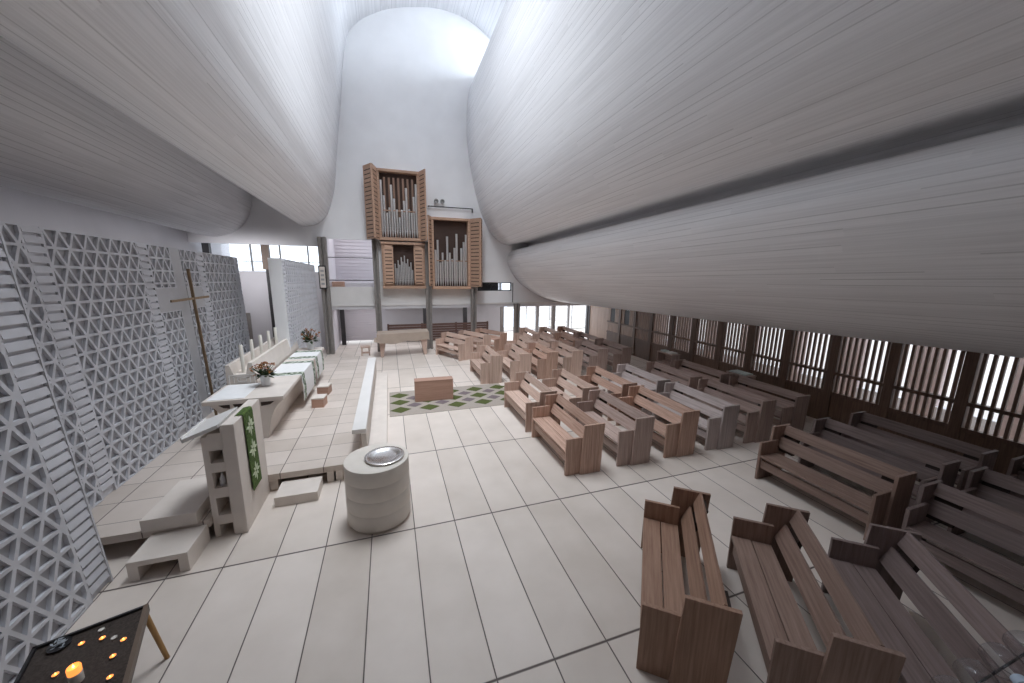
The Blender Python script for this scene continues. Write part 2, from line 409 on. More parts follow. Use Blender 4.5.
# rails across the open bay
g = thing('gallery_railing', 'thin dark rails across the open gallery bay beside the organ', 'railing', (0.6, 14.32, 2.78))
MB().tube([(-0.92, 0, 1.20), (0.86, 0, 1.20)], 0.016).build('upper_rail', 'dark', g)
MB().tube([(-0.92, 0, 0.28), (0.86, 0, 0.28)], 0.02).build('lower_rail', 'dark', g)
MB().box(-0.92, -0.89, -0.015, 0.015, 0, 1.24).box(0.83, 0.86, -0.015, 0.015, 0, 1.24).build('post', 'dark', g)
tag(MB().box(-0.25, 0.22, 14.62, 14.95, 2.03, 2.99).build('wooden_cabinet', 'chestwood', bevel=0.01), 'pinkish wooden cabinet standing behind the gallery parapet at its left end', 'cabinet')
tag(MB().box(0.24, 1.4, 14.75, 15.05, 2.03, 2.96).build('low_shelf', 'lavender', bevel=0.01), 'long low pale shelf unit behind the gallery parapet', 'shelf')

# under the gallery
struct(louvre('door_1', -0.3, 1.45, 16.3, 0.12, 1.84, 0.11, 'lavender'))
struct(MB().box(1.45, 8.0, 17.0, 17.2, 0.0, 1.84).build('wall_gallery', 'wallgrey'))
bp = thing('panelled_bench_back', 'long low dark red-brown slatted timber screen behind the draped table', 'screen', (4.3, 15.9, 0))
m = MB()
for k in range(7): m.box(-2.4, 2.6, -0.02, 0.02, 0.05+0.125*k, 0.155+0.125*k)
m.build('boards', 'brownpanel', bp)
m = MB()
for x in (-2.4, -0.8, 0.9, 2.56): m.box(x-0.04, x+0.04, 0.02, 0.08, 0, 0.93)
m.build('uprights', 'brownpanel', bp)

def window(name, x0, x1, y, z0, z1, nx, fr=0.05, mat='columnlight', axis='x', nz=1):
    m = MB(); p = MB()
    def bx(b, a0, a1, z0_, z1_, t):
        if axis == 'x': b.box(a0, a1, y-t, y+t, z0_, z1_)
        else: b.box(y-t, y+t, a0, a1, z0_, z1_)
    bx(m, x0, x1, z0, z0+fr, 0.04); bx(m, x0, x1, z1-fr, z1, 0.04)
    for i in range(nx+1):
        a = x0+(x1-x0)*i/nx; bx(m, a-fr/2, a+fr/2, z0, z1, 0.04)
    for k in range(1, nz): bx(m, x0, x1, z0+(z1-z0)*k/nz-fr/4, z0+(z1-z0)*k/nz+fr/4, 0.03)
    bx(p, x0, x1, z0, z1, 0.004)
    o = struct(m.build(name, mat)); p.build('pane', 'glass', o)
    return o
window('window_1', 8.0, 13.9, 17.1, 0.15, 1.84, 4, 0.04)
window('window_2', -4.9, -0.35, 17.1, 2.9, 5.6, 4, 0.06, 'columnlight', nz=3)
struct(MB().box(-5.0, -0.35, 17.0, 17.2, 0, 2.9).build('wall_sacristy', 'wallgrey'))
struct(MB().box(-0.45, -0.30, 14.5, 17.2, 0, 5.6).build('wall_sacristy', 'lavender'))
struct(MB().box(-5.05, -0.3, 14.5, 17.2, 5.6, 5.75).build('ceiling', 'white'))
# a strip window high in the end wall, right of the organ
wi = MB(); wi.box(5.95, 7.62, YE+0.05, YE+0.10, 2.60, 2.64).box(5.95, 7.62, YE+0.05, YE+0.10, 2.96, 3.0)
for x in (5.95, 6.6, 7.05, 7.58): wi.box(x, x+0.05, YE+0.05, YE+0.10, 2.6, 3.0)
o = struct(wi.build('window_3', 'dark')); MB().box(5.95, 7.62, YE+0.07, YE+0.078, 2.6, 3.0).build('pane', 'glass', o)
MB().box(5.98, 7.05, YE+0.3, YE+0.33, 2.58, 3.0).build('blind', 'dark', o)
tag(MB().tube([(7.68, YE-0.03, 2.04), (7.68, YE-0.03, 2.98)], 0.018).build('drain_pipe', 'dark'), 'thin dark vertical pipe on the end wall beside the small strip window', 'pipe')

# ------------------------------------------------------------------ right wall: slatted timber bays
XR = 11.98
edges = [12.55, 11.47, 10.40, 9.36, 8.24, 7.18, 6.12, 5.07, 4.03, 2.97, 1.90, 0.86, -0.20, -1.26]
names = ['first', 'second', 'third', 'fourth', 'fifth', 'sixth', 'seventh', 'eighth', 'ninth', 'tenth', 'eleventh', 'twelfth', 'thirteenth', 'fourteenth', 'fifteenth']
def zt(y): return 1.95 + TILT*(YE-y)
for i in range(len(edges)-1):
    ya, yb = edges[i+1], edges[i]; w_ = yb-ya; H = zt((ya+yb)/2)+0.06
    closed = i < 2
    t = thing('slatted_screen', ('%s timber bay of the right wall from its far corner, with a small dark window' if closed else '%s timber bay of the right wall from its far corner, open slats') % names[i], 'wall screen', (XR, (ya+yb)/2, 0), 0, 'slatted bays of the right wall')
    h = w_/2
    MB().box(-0.06, 0.10, -h-0.0, -h+0.17, 0, H).build('post', 'screenwood', t, bevel=0.006)
    MB().box(-0.03, 0.05, -h+0.17, h, 0, 0.74).box(-0.05, 0.07, -h+0.17, h, 0.70, 0.78).build('base_panel', 'screenwood', t)
    MB().box(-0.06, 0.07, -h+0.17, h, 1.20, 1.265).build('rail', 'screenwood', t)
    MB().box(-0.06, 0.07, -h+0.17, h, H-0.06, H).build('head_rail', 'screenwood', t)
    m = MB(); ns = 8; sp_ = (w_-0.17)/ns
    for k in range(ns):
        y = -h+0.17+sp_*(k+0.5)
        wd = 0.023 if not closed else 0.045
        if closed and 3 <= k <= 5: m.box(-0.02, 0.02, y-wd, y+wd, 0.78, 1.2); continue
        m.box(-0.027, 0.027, y-wd, y+wd, 0.78, 1.2); m.box(-0.027, 0.027, y-wd, y+wd, 1.265, H-0.06)
    m.build('slats', 'boardwood' if closed else 'slatwood', t)
    if closed:
        MB().box(-0.01, 0.03, -h+0.17+sp_*3, -h+0.17+sp_*6, 1.27, 1.9).build('dark_window', 'dark', t)
t = thing('board_screen', 'solid pale vertical boarding filling the far corner of the right wall', 'wall screen', (XR, 13.42, 0))
m = MB()
for k in range(6): m.box(-0.02, 0.03, -0.87+0.29*k+0.006, -0.87+0.29*(k+1)-0.006, 0.0, 1.95)
m.build('boards', 'boardwood', t)
MB().box(-0.05, 0.08, 0.78, 0.87, 0, 1.95).build('post', 'dark', t)
# the passage outside the slats: pale wall, open to the sky
m = MB(); m.box(13.9, 14.1, YB, 17.0, 0, 0.55)
struct(m.build('wall_passage', 'white'))
MAT['pinkwash'] = plain('pinkish_render', (0.62, 0.50, 0.47), 0.8)
struct(MB().box(14.5, 45, -20, 40, -0.35, -0.05).build('floor', 'pale'))
wp = struct(MB().box(13.9, 14.1, YB, 17.0, 2.75, 3.0).build('window_4', 'pinkwash')); MB().box(13.98, 14.0, YB, 17.0, 0.55, 2.75).build('pane', 'glass', wp)
for k in range(14):
    struct(MB().box(13.80, 14.1, -5.5+1.5*k, -5.02+1.5*k, 0, 3.0).build('trim_%d' % (k+3), 'pinkwash'))
struct(MB().box(11.9, 12.25, YB, edges[-1], 0, 2.6).build('wall_right', 'screenwood'))
# ------------------------------------------------------------------ lattice screens
def clip(poly, a, b, c):
    """keep a*x+b*y<=c"""
    out = []
    for i in range(len(poly)):
        p, q = poly[i], poly[(i+1) % len(poly)]
        dp, dq = a*p[0]+b*p[1]-c, a*q[0]+b*q[1]-c
        if dp <= 0: out.append(p)
        if dp*dq < 0:
            t = dp/(dp-dq); out.append((p[0]+t*(q[0]-p[0]), p[1]+t*(q[1]-p[1])))
    return out
def area(p): return 0.5*sum(p[i][0]*p[(i+1) % len(p)][1]-p[(i+1) % len(p)][0]*p[i][1] for i in range(len(p)))
def inner(poly, d):
    out = list(poly); n = len(poly)
    for i in range(n):
        p, q = Vector(poly[i]), Vector(poly[(i+1) % n]); e = q-p
        if e.length < 1e-5: continue
        nx, ny = e.y/e.length, -e.x/e.length          # outward for counter-clockwise
        out = clip(out, nx, ny, nx*p.x+ny*p.y-d)
        if len(out) < 3: return None
    res = []
    for v in out:
        if not res or (Vector(v)-Vector(res[-1])).length > 2e-3: res.append(v)
    if len(res) > 1 and (Vector(res[0])-Vector(res[-1])).length < 2e-3: res.pop()
    return res if len(res) >= 3 else None
PW, PH = 0.232, 0.2263
def lattice_mesh(m, a0, a1, z0, z1, f, bar=0.0175, depth=0.036, zorg=3.9):
    """triangular openings on the rectangle, f(a, z, depth) -> point"""
    r0 = int(math.floor((zorg-z1)/PH))-1; r1 = int(math.ceil((zorg-z0)/PH))+1
    for r in range(r0, r1):
        zt_, zb = zorg-r*PH, zorg-(r+1)*PH
        off = (r % 2)*PW/2
        k0 = int(math.floor((a0-off)/PW))-2; k1 = int(math.ceil((a1-off)/PW))+2
        for k in range(k0, k1):
            A = off+k*PW
            for tri in ([(A, zt_), (A-PW/2, zb), (A+PW/2, zb)], [(A, zt_), (A+PW/2, zb), (A+PW, zt_)]):
                p = clip(clip(clip(clip(tri, -1, 0, -a0), 1, 0, a1), 0, -1, -z0), 0, 1, z1)
                q = []
                for v in p:
                    if not q or (Vector(v)-Vector(q[-1])).length > 1e-4: q.append(v)
                if len(q) > 1 and (Vector(q[0])-Vector(q[-1])).length < 1e-4: q.pop()
                if len(q) < 3 or abs(area(q)) < 1e-5: continue
                if area(q) < 0: q = q[::-1]
                s_ = inner(q, bar); n = len(q)
                if s_ is None or abs(area(s_)) < 2.5e-4:
                    m.add([f(x, z, 0) for x, z in q], [tuple(range(n))]); continue
                k_ = len(s_)
                tris = tessellate_polygon([[Vector((x, z, 0)) for x, z in q], [Vector((x, z, 0)) for x, z in s_]])
                vs = [f(x, z, 0) for x, z in q]+[f(x, z, 0) for x, z in s_]+[f(x, z, depth) for x, z in s_]
                fs = [tuple(t_) for t_ in tris]+[(n+i, n+(i+1) % k_, n+k_+(i+1) % k_, n+k_+i) for i in range(k_)]
                m.add(vs, fs)
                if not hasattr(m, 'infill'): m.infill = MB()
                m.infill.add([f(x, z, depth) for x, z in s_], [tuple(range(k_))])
def ladder_mesh(m, a0, a1, z0, z1, f, pitch=PH/2):
    M8 = [(0,3,2,1),(4,5,6,7),(0,1,5,4),(1,2,6,5),(2,3,7,6),(3,0,4,7)]
    def bx(a, b, c, d, e, g):
        m.add([f(a,c,g), f(b,c,g), f(b,c,e), f(a,c,e), f(a,d,g), f(b,d,g), f(b,d,e), f(a,d,e)], M8)
    bx(a0, a1, z0, z1, 0.10, 0.026)
    bx(a0, a0+0.014, z0, z1, 0.03, 0.0); bx(a1-0.014, a1, z0, z1, 0.03, 0.0)
    z = z1-pitch
    while z > z0-0.001:
        zt2_ = z+pitch; zb_ = z+0.036
        m.add([f(a0+0.014, zb_, 0.03), f(a1-0.014, zb_, 0.03), f(a1-0.014, zb_, -0.008), f(a0+0.014, zb_, -0.008), f(a0+0.014, zt2_, 0.03), f(a1-0.014, zt2_, 0.03), f(a1-0.014, zt2_, 0.004), f(a0+0.014, zt2_, 0.004)], M8); z -= pitch
def panel_mesh(m, a0, a1, z0, z1, f, d0=0.0, d1=0.1):
    m.add([f(a0,z0,d0), f(a1,z0,d0), f(a1,z1,d0), f(a0,z1,d0), f(a0,z0,d1), f(a1,z0,d1), f(a1,z1,d1), f(a0,z1,d1)],
          [(0,3,2,1),(4,5,6,7),(0,1,5,4),(1,2,6,5),(2,3,7,6),(3,0,4,7)])
def mk(X, shear, ztop):
    """plane x = X facing +x; depth goes towards -x"""
    def f(a, z, d):
        zz = z*(ztop-TILT*(a-3.6))/3.9
        return (X-d, a-shear*z, zz)
    return f
F1 = mk(-1.10, 0.088, 3.94)
t = thing('lattice_screen', 'nearest pale concrete lattice screen, rising beside the candle table', 'screen', (0,0,0), 0, 'pierced concrete screens')
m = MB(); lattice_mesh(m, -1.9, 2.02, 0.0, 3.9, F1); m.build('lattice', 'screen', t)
m = MB(); ladder_mesh(m, 2.02, 2.31, 0.0, 3.9, F1); m.build('ladder_strip', 'screen', t)
m = MB(); panel_mesh(m, -1.9, 2.31, 0.0, 3.9, F1, 0.10, 0.16); panel_mesh(m, 2.30, 2.32, 0.0, 3.9, F1, -0.01, 0.16); m.build('backing', 'screen', t)
F2 = mk(-1.87, 0.088, 3.94)
S0 = 0.35
zb_, zt2 = 0.0, 3.9
t = thing('lattice_screen', 'long pale concrete lattice screen behind the pulpit, between the nearest screen and the cross', 'screen', (0,0,0), 0, 'pierced concrete screens')
for a, b in ((1.6, 3.66), (3.93, 5.66), (5.93, 6.62)):
    m = MB()
    if a > 5:
        lattice_mesh(m, a, b, 3.13, 3.9, F2, bar=0.0165); m.build('lattice', 'screen', t)
        m = MB(); lattice_mesh(m, a, b, 0.3, 2.70, F2, bar=0.0165)
    else: lattice_mesh(m, a, b, 0.3, 3.9, F2, bar=0.0165)
    m.build('lattice', 'screen', t)
for a, b in ((3.66, 3.93), (5.66, 5.93)):
    m = MB(); ladder_mesh(m, a, b, 0.3, 3.9, F2); m.build('ladder_strip', 'screen', t)
m = MB(); panel_mesh(m, 1.6, 6.62, 0.3, 3.9, F2, 0.10, 0.16); m.build('backing', 'screen', t)
m = MB(); panel_mesh(m, 5.93, 6.62, 2.70, 3.13, F2, 0.0, 0.1); m.build('blank_panel', 'blank', t)
m = MB(); panel_mesh(m, 6.62, 6.98, 0.3, 3.9, F2, 0.01, 0.16); m.build('upright_blank_panel', 'blank', t)
t = thing('lattice_screen', 'pale concrete lattice screen to the right of the cross, behind the altar candles', 'screen', (0,0,0), 0, 'pierced concrete screens')
m = MB(); lattice_mesh(m, 6.98, 7.62, 3.13, 3.9, F2, bar=0.0165); m.build('lattice', 'screen', t)
m = MB(); lattice_mesh(m, 6.98, 7.62, 0.3, 2.70, F2, bar=0.0165); m.build('lattice', 'screen', t)
m = MB(); lattice_mesh(m, 7.90, 9.65, 0.3, 3.9, F2, bar=0.0165); m.build('lattice', 'screen', t)
m = MB(); ladder_mesh(m, 7.62, 7.90, 0.3, 3.9, F2); m.build('ladder_strip', 'screen', t)
m = MB(); ladder_mesh(m, 9.65, 9.90, 0.3, 3.9, F2); m.build('ladder_strip', 'screen', t)
m = MB(); panel_mesh(m, 6.98, 9.90, 0.3, 3.9, F2, 0.10, 0.16); m.build('backing', 'screen', t)
m = MB(); panel_mesh(m, 6.98, 7.62, 2.70, 3.13, F2, 0.0, 0.1); m.build('blank_panel', 'blank', t)
# far screen, past the gap
F4 = mk(-0.72, 0.02, 3.92)
t = thing('lattice_screen', 'far pale concrete lattice screen beyond the altar, left of the gallery column', 'screen', (0,0,0), 0, 'pierced concrete screens')
m = MB(); lattice_mesh(m, 9.45, 13.95, 0.3, 3.9, F4, bar=0.0165); m.build('lattice', 'screen', t)
m = MB(); ladder_mesh(m, 9.15, 9.45, 0.3, 3.9, F4); m.build('ladder_strip', 'screen', t)
m = MB(); panel_mesh(m, 9.15, 13.95, 0.3, 3.9, F4, 0.10, 0.30); panel_mesh(m, 9.13, 9.15, 0.3, 3.9, F4, -0.01, 0.30); m.build('backing', 'white', t)
t = thing('grey_partition', 'plain grey partition in the gap between the two far lattice screens', 'partition', (0, 0, 0))
MB().box(-4.8, -0.6, 15.2, 15.35, 0, 3.38).build('slab', 'wallgrey', t)
MB().box(-3.66, -3.48, 15.12, 15.2, 0, 1.68).build('dark_upright', 'column', t)
# timber cross
t = thing('wooden_cross', 'tall slender wooden cross leaning before the plain strip of the lattice screen', 'cross', (-1.72, 6.50, 0.30))
MB().beam((0, 0.28, 0), (0, 0.0, 3.16), 0.036, 0.045, up=(1,0,0)).build('upright', 'crosswood', t, bevel=0.004)
MB().beam((0.0, -0.76, 2.58), (0.0, 0.70, 2.57), 0.034, 0.042).build('crossbar', 'crosswood', t, bevel=0.004)

# ------------------------------------------------------------------ altar platform and its furniture
pf = thing('altar_platform', 'pale concrete slab platform carrying the altar and pulpit', 'platform', (0,0,0))
m = MB()
m.box(-2.03, 1.36, 3.70, 12.0, 0.20, 0.30)
m.box(-2.03, -0.31, 2.72, 3.70, 0.20, 0.30)
m.build('deck', 'platform', pf)
m = MB()
for x in (0.06, 0.90, 1.0): m.box(x, x+0.13, 3.74, 3.92, 0, 0.20)
m.box(-2.02, 1.3, 4.2, 11.9, 0.0, 0.20)
m.box(-2.02, -1.72, 2.76, 4.2, 0, 0.2)
m.build('supports', 'pale', pf)
def step(label, x0, x1, y0, y1, z0, z1, open_=True, rz=0.0):
    m = MB(); t_ = 0.065; cx, cy = (x0+x1)/2, (y0+y1)/2; a, b = (x1-x0)/2, (y1-y0)/2
    if open_:
        m.prism([(-a, 0), (-a, z1-z0), (a, z1-z0), (a, 0), (a-t_*1.5, 0), (a-t_*1.5, z1-z0-t_), (-a+t_*1.5, z1-z0-t_), (-a+t_*1.5, 0)], 1, -b, b)
    else: m.box(-a, a, -b, b, 0, z1-z0)
    o = m.build('concrete_step', 'pale', loc=(cx, cy, z0), bevel=0.006); o.rotation_euler[2] = rz
    return tag(o, label, 'step')
step('low open concrete step on the floor left of the pulpit', -0.90, -0.34, 2.22, 2.74, 0, 0.245)
step('solid concrete step on the platform where the reader stands', -0.98, -0.42, 2.68, 3.6, 0.30, 0.46, False)
step('small concrete step on the floor before the platform, right of the pulpit', 0.26, 0.84, 3.24, 3.69, 0, 0.155, False)
# long seat and kneeling step along the platform edge
t = thing('altar_rail', 'long white low altar rail running along the edge of the platform', 'rail', (1.42, 3.9, 0.30))
MB().box(-0.13, 0.10, 0.12, 5.75, 0.37, 0.45).build('top_board', 'palecap', t, bevel=0.008)
MB().box(0.02, 0.10, 0.10, 5.75, 0.0, 0.37).build('upright_slab', 'pale', t)
o = MB().box(1.50, 1.84, 4.0, 9.9, 0.0, 0.17).build('kneeling_step', 'pale', bevel=0.006)
tag(o, 'long pale kneeling step on the floor beside the altar rail', 'step')
# pulpit
t = thing('pulpit', 'pale concrete pulpit with four square pigeonholes and a green hanging', 'pulpit', (0, 2.75, 0))
m = MB()
m.box(-0.07, 0.075, 0, 0.98, 0, 1.55)
m.build('wall_slab', 'pale', t, bevel=0.012)
m = MB(); hx0, hx1 = -0.235, -0.09
hz = [0.02, 0.17, 0.30, 0.55, 0.69, 0.91, 1.04, 1.21]
m.box(-0.30, hx0, 0.03, 0.9, 0, 1.40); m.box(hx1, -0.07, 0.03, 0.9, 0, 1.50)
zs = [0.0] + [z for p in ((0.17, 0.30), (0.55, 0.69), (0.91, 1.04), (1.21, 1.42)) for z in p]
for a, b in ((0.17, 0.30), (0.55, 0.69), (0.91, 1.04), (1.21, 1.44)): m.box(hx0, hx1, 0.03, 0.9, a, b)
m.box(hx0, hx1, 0.40, 0.44, 0, 1.42)
m.build('pigeonholes', 'pale', t)
MB().prism([(-0.46, 1.375), (-0.08, 1.525), (-0.08, 1.575), (-0.475, 1.42)], 1, -0.03, 0.62).prism([(-0.475, 1.42), (-0.46, 1.375), (-0.445, 1.385), (-0.46, 1.45), (-0.475, 1.45)], 1, -0.03, 0.62).build('reading_desk', 'palecap', t, bevel=0.006)
# green hanging with white star crosses
gm, gnt, gb = new_mat('green_weave')
tcn = N(gnt, 'ShaderNodeTexCoord'); nz = N(gnt, 'ShaderNodeTexNoise'); nz.inputs['Scale'].default_value = 40
gnt.links.new(tcn.outputs['Object'], nz.inputs['Vector'])
gnt.links.new(ramp(gnt, nz.outputs['Fac'], [(0.35, (0.035, 0.075, 0.012)), (0.65, (0.10, 0.16, 0.035))]), gb.inputs['Base Color']); gb.inputs['Roughness'].default_value = 0.95
MAT['green'] = gm
h = thing('pulpit_hanging', 'green woven hanging with three pale star crosses, draped over the pulpit wall', 'cloth', (0.075, 3.20, 1.555))
m = MB(); yw = 0.165
prof = [(-0.30, -0.16), (-0.14, -0.04), (-0.08, 0.0), (-0.01, 0.012), (0.012, 0.0), (0.02, -0.05), (0.022, -0.45), (0.026, -0.80), (0.03, -1.12)]
vs = []; 
for x, z in prof: vs += [(x, -yw, z), (x, yw, z), (x-0.008, -yw, z-0.004), (x-0.008, yw, z-0.004)]
fs = []
for i in range(len(prof)-1):
    k = 4*i; fs += [(k, k+1, k+5, k+4), (k+2, k+6, k+7, k+3), (k, k+4, k+6, k+2), (k+1, k+3, k+7, k+5)]
fs += [(0, 2, 3, 1), (4*len(prof)-4, 4*len(prof)-3, 4*len(prof)-1, 4*len(prof)-2)]
m.add(vs, fs).build('cloth', 'green', h)
MAT['greenpale'] = plain('pale_green_thread', (0.56, 0.62, 0.44), 0.95, var=0.1)
for zc in (-0.22, -0.56, -0.90):
    s_ = MB()
    for k in range(8):
        a = PI*k/4+0.0; L_ = 0.145 if k % 2 == 0 else 0.11
        d = Vector((0, math.cos(a), math.sin(a))); e = Vector((0, -math.sin(a), math.cos(a)))
        p0 = Vector((0.03, 0, zc))
        vs = [p0+d*0.02+e*0.006, p0+d*L_*0.6+e*0.022, p0+d*L_, p0+d*L_*0.6-e*0.022, p0+d*0.02-e*0.006]
        s_.add([tuple(v) for v in vs]+[tuple(v-Vector((0.012, 0, 0))) for v in vs], [(0,1,2,3,4), (9,8,7,6,5)]+[(i, (i+1) % 5, 5+(i+1) % 5, 5+i) for i in range(5)])
    s_.build('star_cross', 'greenpale', h)
b_ = MB().lathe([(0.03, 0), (0.034, 0.02), (0.03, 0.10), (0.012, 0.14), (0.012, 0.17)], 14).build('hand_gel_bottle', 'pot', loc=(-0.165, 2.86, 0.69), smooth=True)
tag(b_, 'small white bottle standing in the second pigeonhole of the pulpit', 'bottle')

# altar
t = thing('altar', 'long pale concrete altar table with slotted end, behind the pulpit', 'altar', (-0.58, 5.15, 0.30))
MB().prism([(-0.68, 0), (0.60, 0), (0.60, 4.75), (-0.08, 4.75), (-0.08, 1.06), (-0.68, 1.06)], 2, 0.74, 0.82).build('table_top', 'pale', t, bevel=0.01)
prof = [(-0.30, 0), (0.28, 0), (0.36, 0.40), (0.43, 0.56), (0.50, 0.66), (0.59, 0.74), (-0.59, 0.74), (-0.50, 0.66), (-0.43, 0.56), (-0.36, 0.40)]
MB().prism(prof, 1, 0.03, 1.04).build('hull', 'pale', t)
MB().prism([(-0.05, 0), (0.28, 0), (0.36, 0.40), (0.43, 0.56), (0.50, 0.66), (0.59, 0.74), (-0.05, 0.74)], 1, 1.04, 4.70).build('long_hull', 'pale', t)
sl = MB()
for x0, x1, s in ((-0.44, -0.27, 1), (-0.22, 0.16, 0), (0.22, 0.44, -1)):
    if s == 1: pl = [(x0, 0.725), (x0+0.07, 0.67), (x1, 0.65), (x1, 0.725)]
    elif s == 0: pl = [(x0, 0.725), (x0+0.03, 0.66), (x1-0.03, 0.66), (x1, 0.725)]
    else: pl = [(x0, 0.725), (x0, 0.65), (x1-0.07, 0.67), (x1, 0.725)]
    sl.prism(pl, 1, 0.022, 0.06)
sl.build('end_slot_shade', 'bracket', t)  # dark blocks put in for the shade inside the slots
# sloping reredos trough behind the altar carrying the candles
t = thing('candle_trough', 'long pale concrete trough behind the altar holding the tall candles', 'trough', (-0.97, 6.24, 0.30))
MB().prism([(-0.30, 0), (0.25, 0), (0.27, 0.85), (0.20, 1.25), (0.13, 1.25), (0.08, 1.02), (-0.14, 1.02), (-0.20, 1.22), (-0.27, 1.22)], 1, 0, 3.75).build('body', 'pale', t)
fr = MB()
for k, (a, z0_, z1_) in enumerate(((0.23, 0.80, 1.01), (0.15, 0.83, 0.98), (0.08, 0.86, 0.95))):
    w2 = 0.008
    fr.box(-a, a, -0.012, 0.0, z0_, z0_+w2*1.5).box(-a, a, -0.012, 0.0, z1_-w2*1.5, z1_).box(-a, -a+w2*1.5, -0.012, 0.0, z0_, z1_).box(a-w2*1.5, a, -0.012, 0.0, z0_, z1_)
fr.build('end_moulding', 'palecap', t)
ords = ['nearest', 'second', 'third', 'fourth', 'fifth', 'farthest']
for k in range(6):
    c = thing('altar_candle', '%s of the tall ivory candles in the trough behind the altar%s' % (ords[k], ' counting from the pulpit' if 0 < k < 5 else ''), 'candle', (-0.98, 6.40+0.62*k, 1.32), 0, 'tall altar candles')
    MB().lathe([(0.036, 0), (0.036, 0.58), (0.030, 0.595), (0.006, 0.59)], 14).build('wax', 'wax', c, smooth=True)
    MB().lathe([(0.004, 0.58), (0.004, 0.61)], 6).build('wick', 'dark', c)
# cloths
tag(MB().box(-1.20, -0.62, 5.20, 6.16, 1.121, 1.128).build('altar_cloth', 'cloth', bevel=0.002), 'plain white cloth lying on the left near corner of the altar', 'cloth')
def stripmat():
    m_, nt_, b__ = new_mat('leaf_border'); tc_ = N(nt_, 'ShaderNodeTexCoord'); vo = N(nt_, 'ShaderNodeTexVoronoi'); vo.inputs['Scale'].default_value = 14
    nt_.links.new(tc_.outputs['Object'], vo.inputs['Vector'])
    nt_.links.new(ramp(nt_, vo.outputs['Distance'], [(0.40, (0.035, 0.075, 0.03)), (0.62, (0.50, 0.54, 0.46))]), b__.inputs['Base Color']); b__.inputs['Roughness'].default_value = 0.95
    return m_
MAT['border'] = stripmat()
def draped(label, y0, y1, drop):
    c = thing('altar_runner', label, 'cloth', (-0.58, y0, 1.122), 0, 'bordered altar runners')
    L_ = y1-y0
    def strip(m, a, b, up=0.0):
        pr = [(-0.06, 0.004), (0.60, 0.004), (0.615, -0.004), (0.62, -0.05), (0.64, -drop*0.5), (0.63, -drop)]
        pr = [(x+up*(i >= 2), z+up*(i < 2)) for i, (x, z) in enumerate(pr)]
        vs = []
        for x, z in pr: vs += [(x, a, z), (x, b, z), (x-0.006, a, z-0.005), (x-0.006, b, z-0.005)]
        fs = []
        for i in range(len(pr)-1):
            k = 4*i; fs += [(k, k+1, k+5, k+4), (k+2, k+6, k+7, k+3), (k, k+4, k+6, k+2), (k+1, k+3, k+7, k+5)]
        n_ = 4*len(pr); fs += [(0, 2, 3, 1), (n_-4, n_-3, n_-1, n_-2)]
        m.add(vs, fs)
    m = MB(); strip(m, 0, L_); m.build('linen', 'cloth', c)
    for a, b in ((0.05, 0.27), (L_-0.22, L_-0.03)):
        m = MB(); strip(m, a, b, 0.004); m.build('leaf_border', 'border', c)
    return c
draped('white altar runner with leafy green borders, hanging beside the nearer kneeling box', 6.62, 8.05, 0.62)
draped('white altar runner with leafy green borders, at the far end of the altar', 8.30, 9.40, 0.58)
def kbox(label, x, y, s):
    t = thing('kneeling_box', label, 'box', (x, y, 0.30), -0.12, 'boxes beside the altar')
    MB().box(-s/2, s/2, -s*0.6, s*0.6, 0, 0.20).build('body', 'chestwood', t, bevel=0.006)
    MB().box(-s/2-0.006, s/2+0.006, -s*0.62, s*0.62, 0.20, 0.235).build('cushion', 'pale', t, bevel=0.01)
kbox('small brown kneeling box with pale cushion, the nearer one beside the altar runners', 0.33, 6.78, 0.26)
kbox('small brown kneeling box with pale cushion, the farther one beside the altar runners', 0.30, 7.72, 0.27)
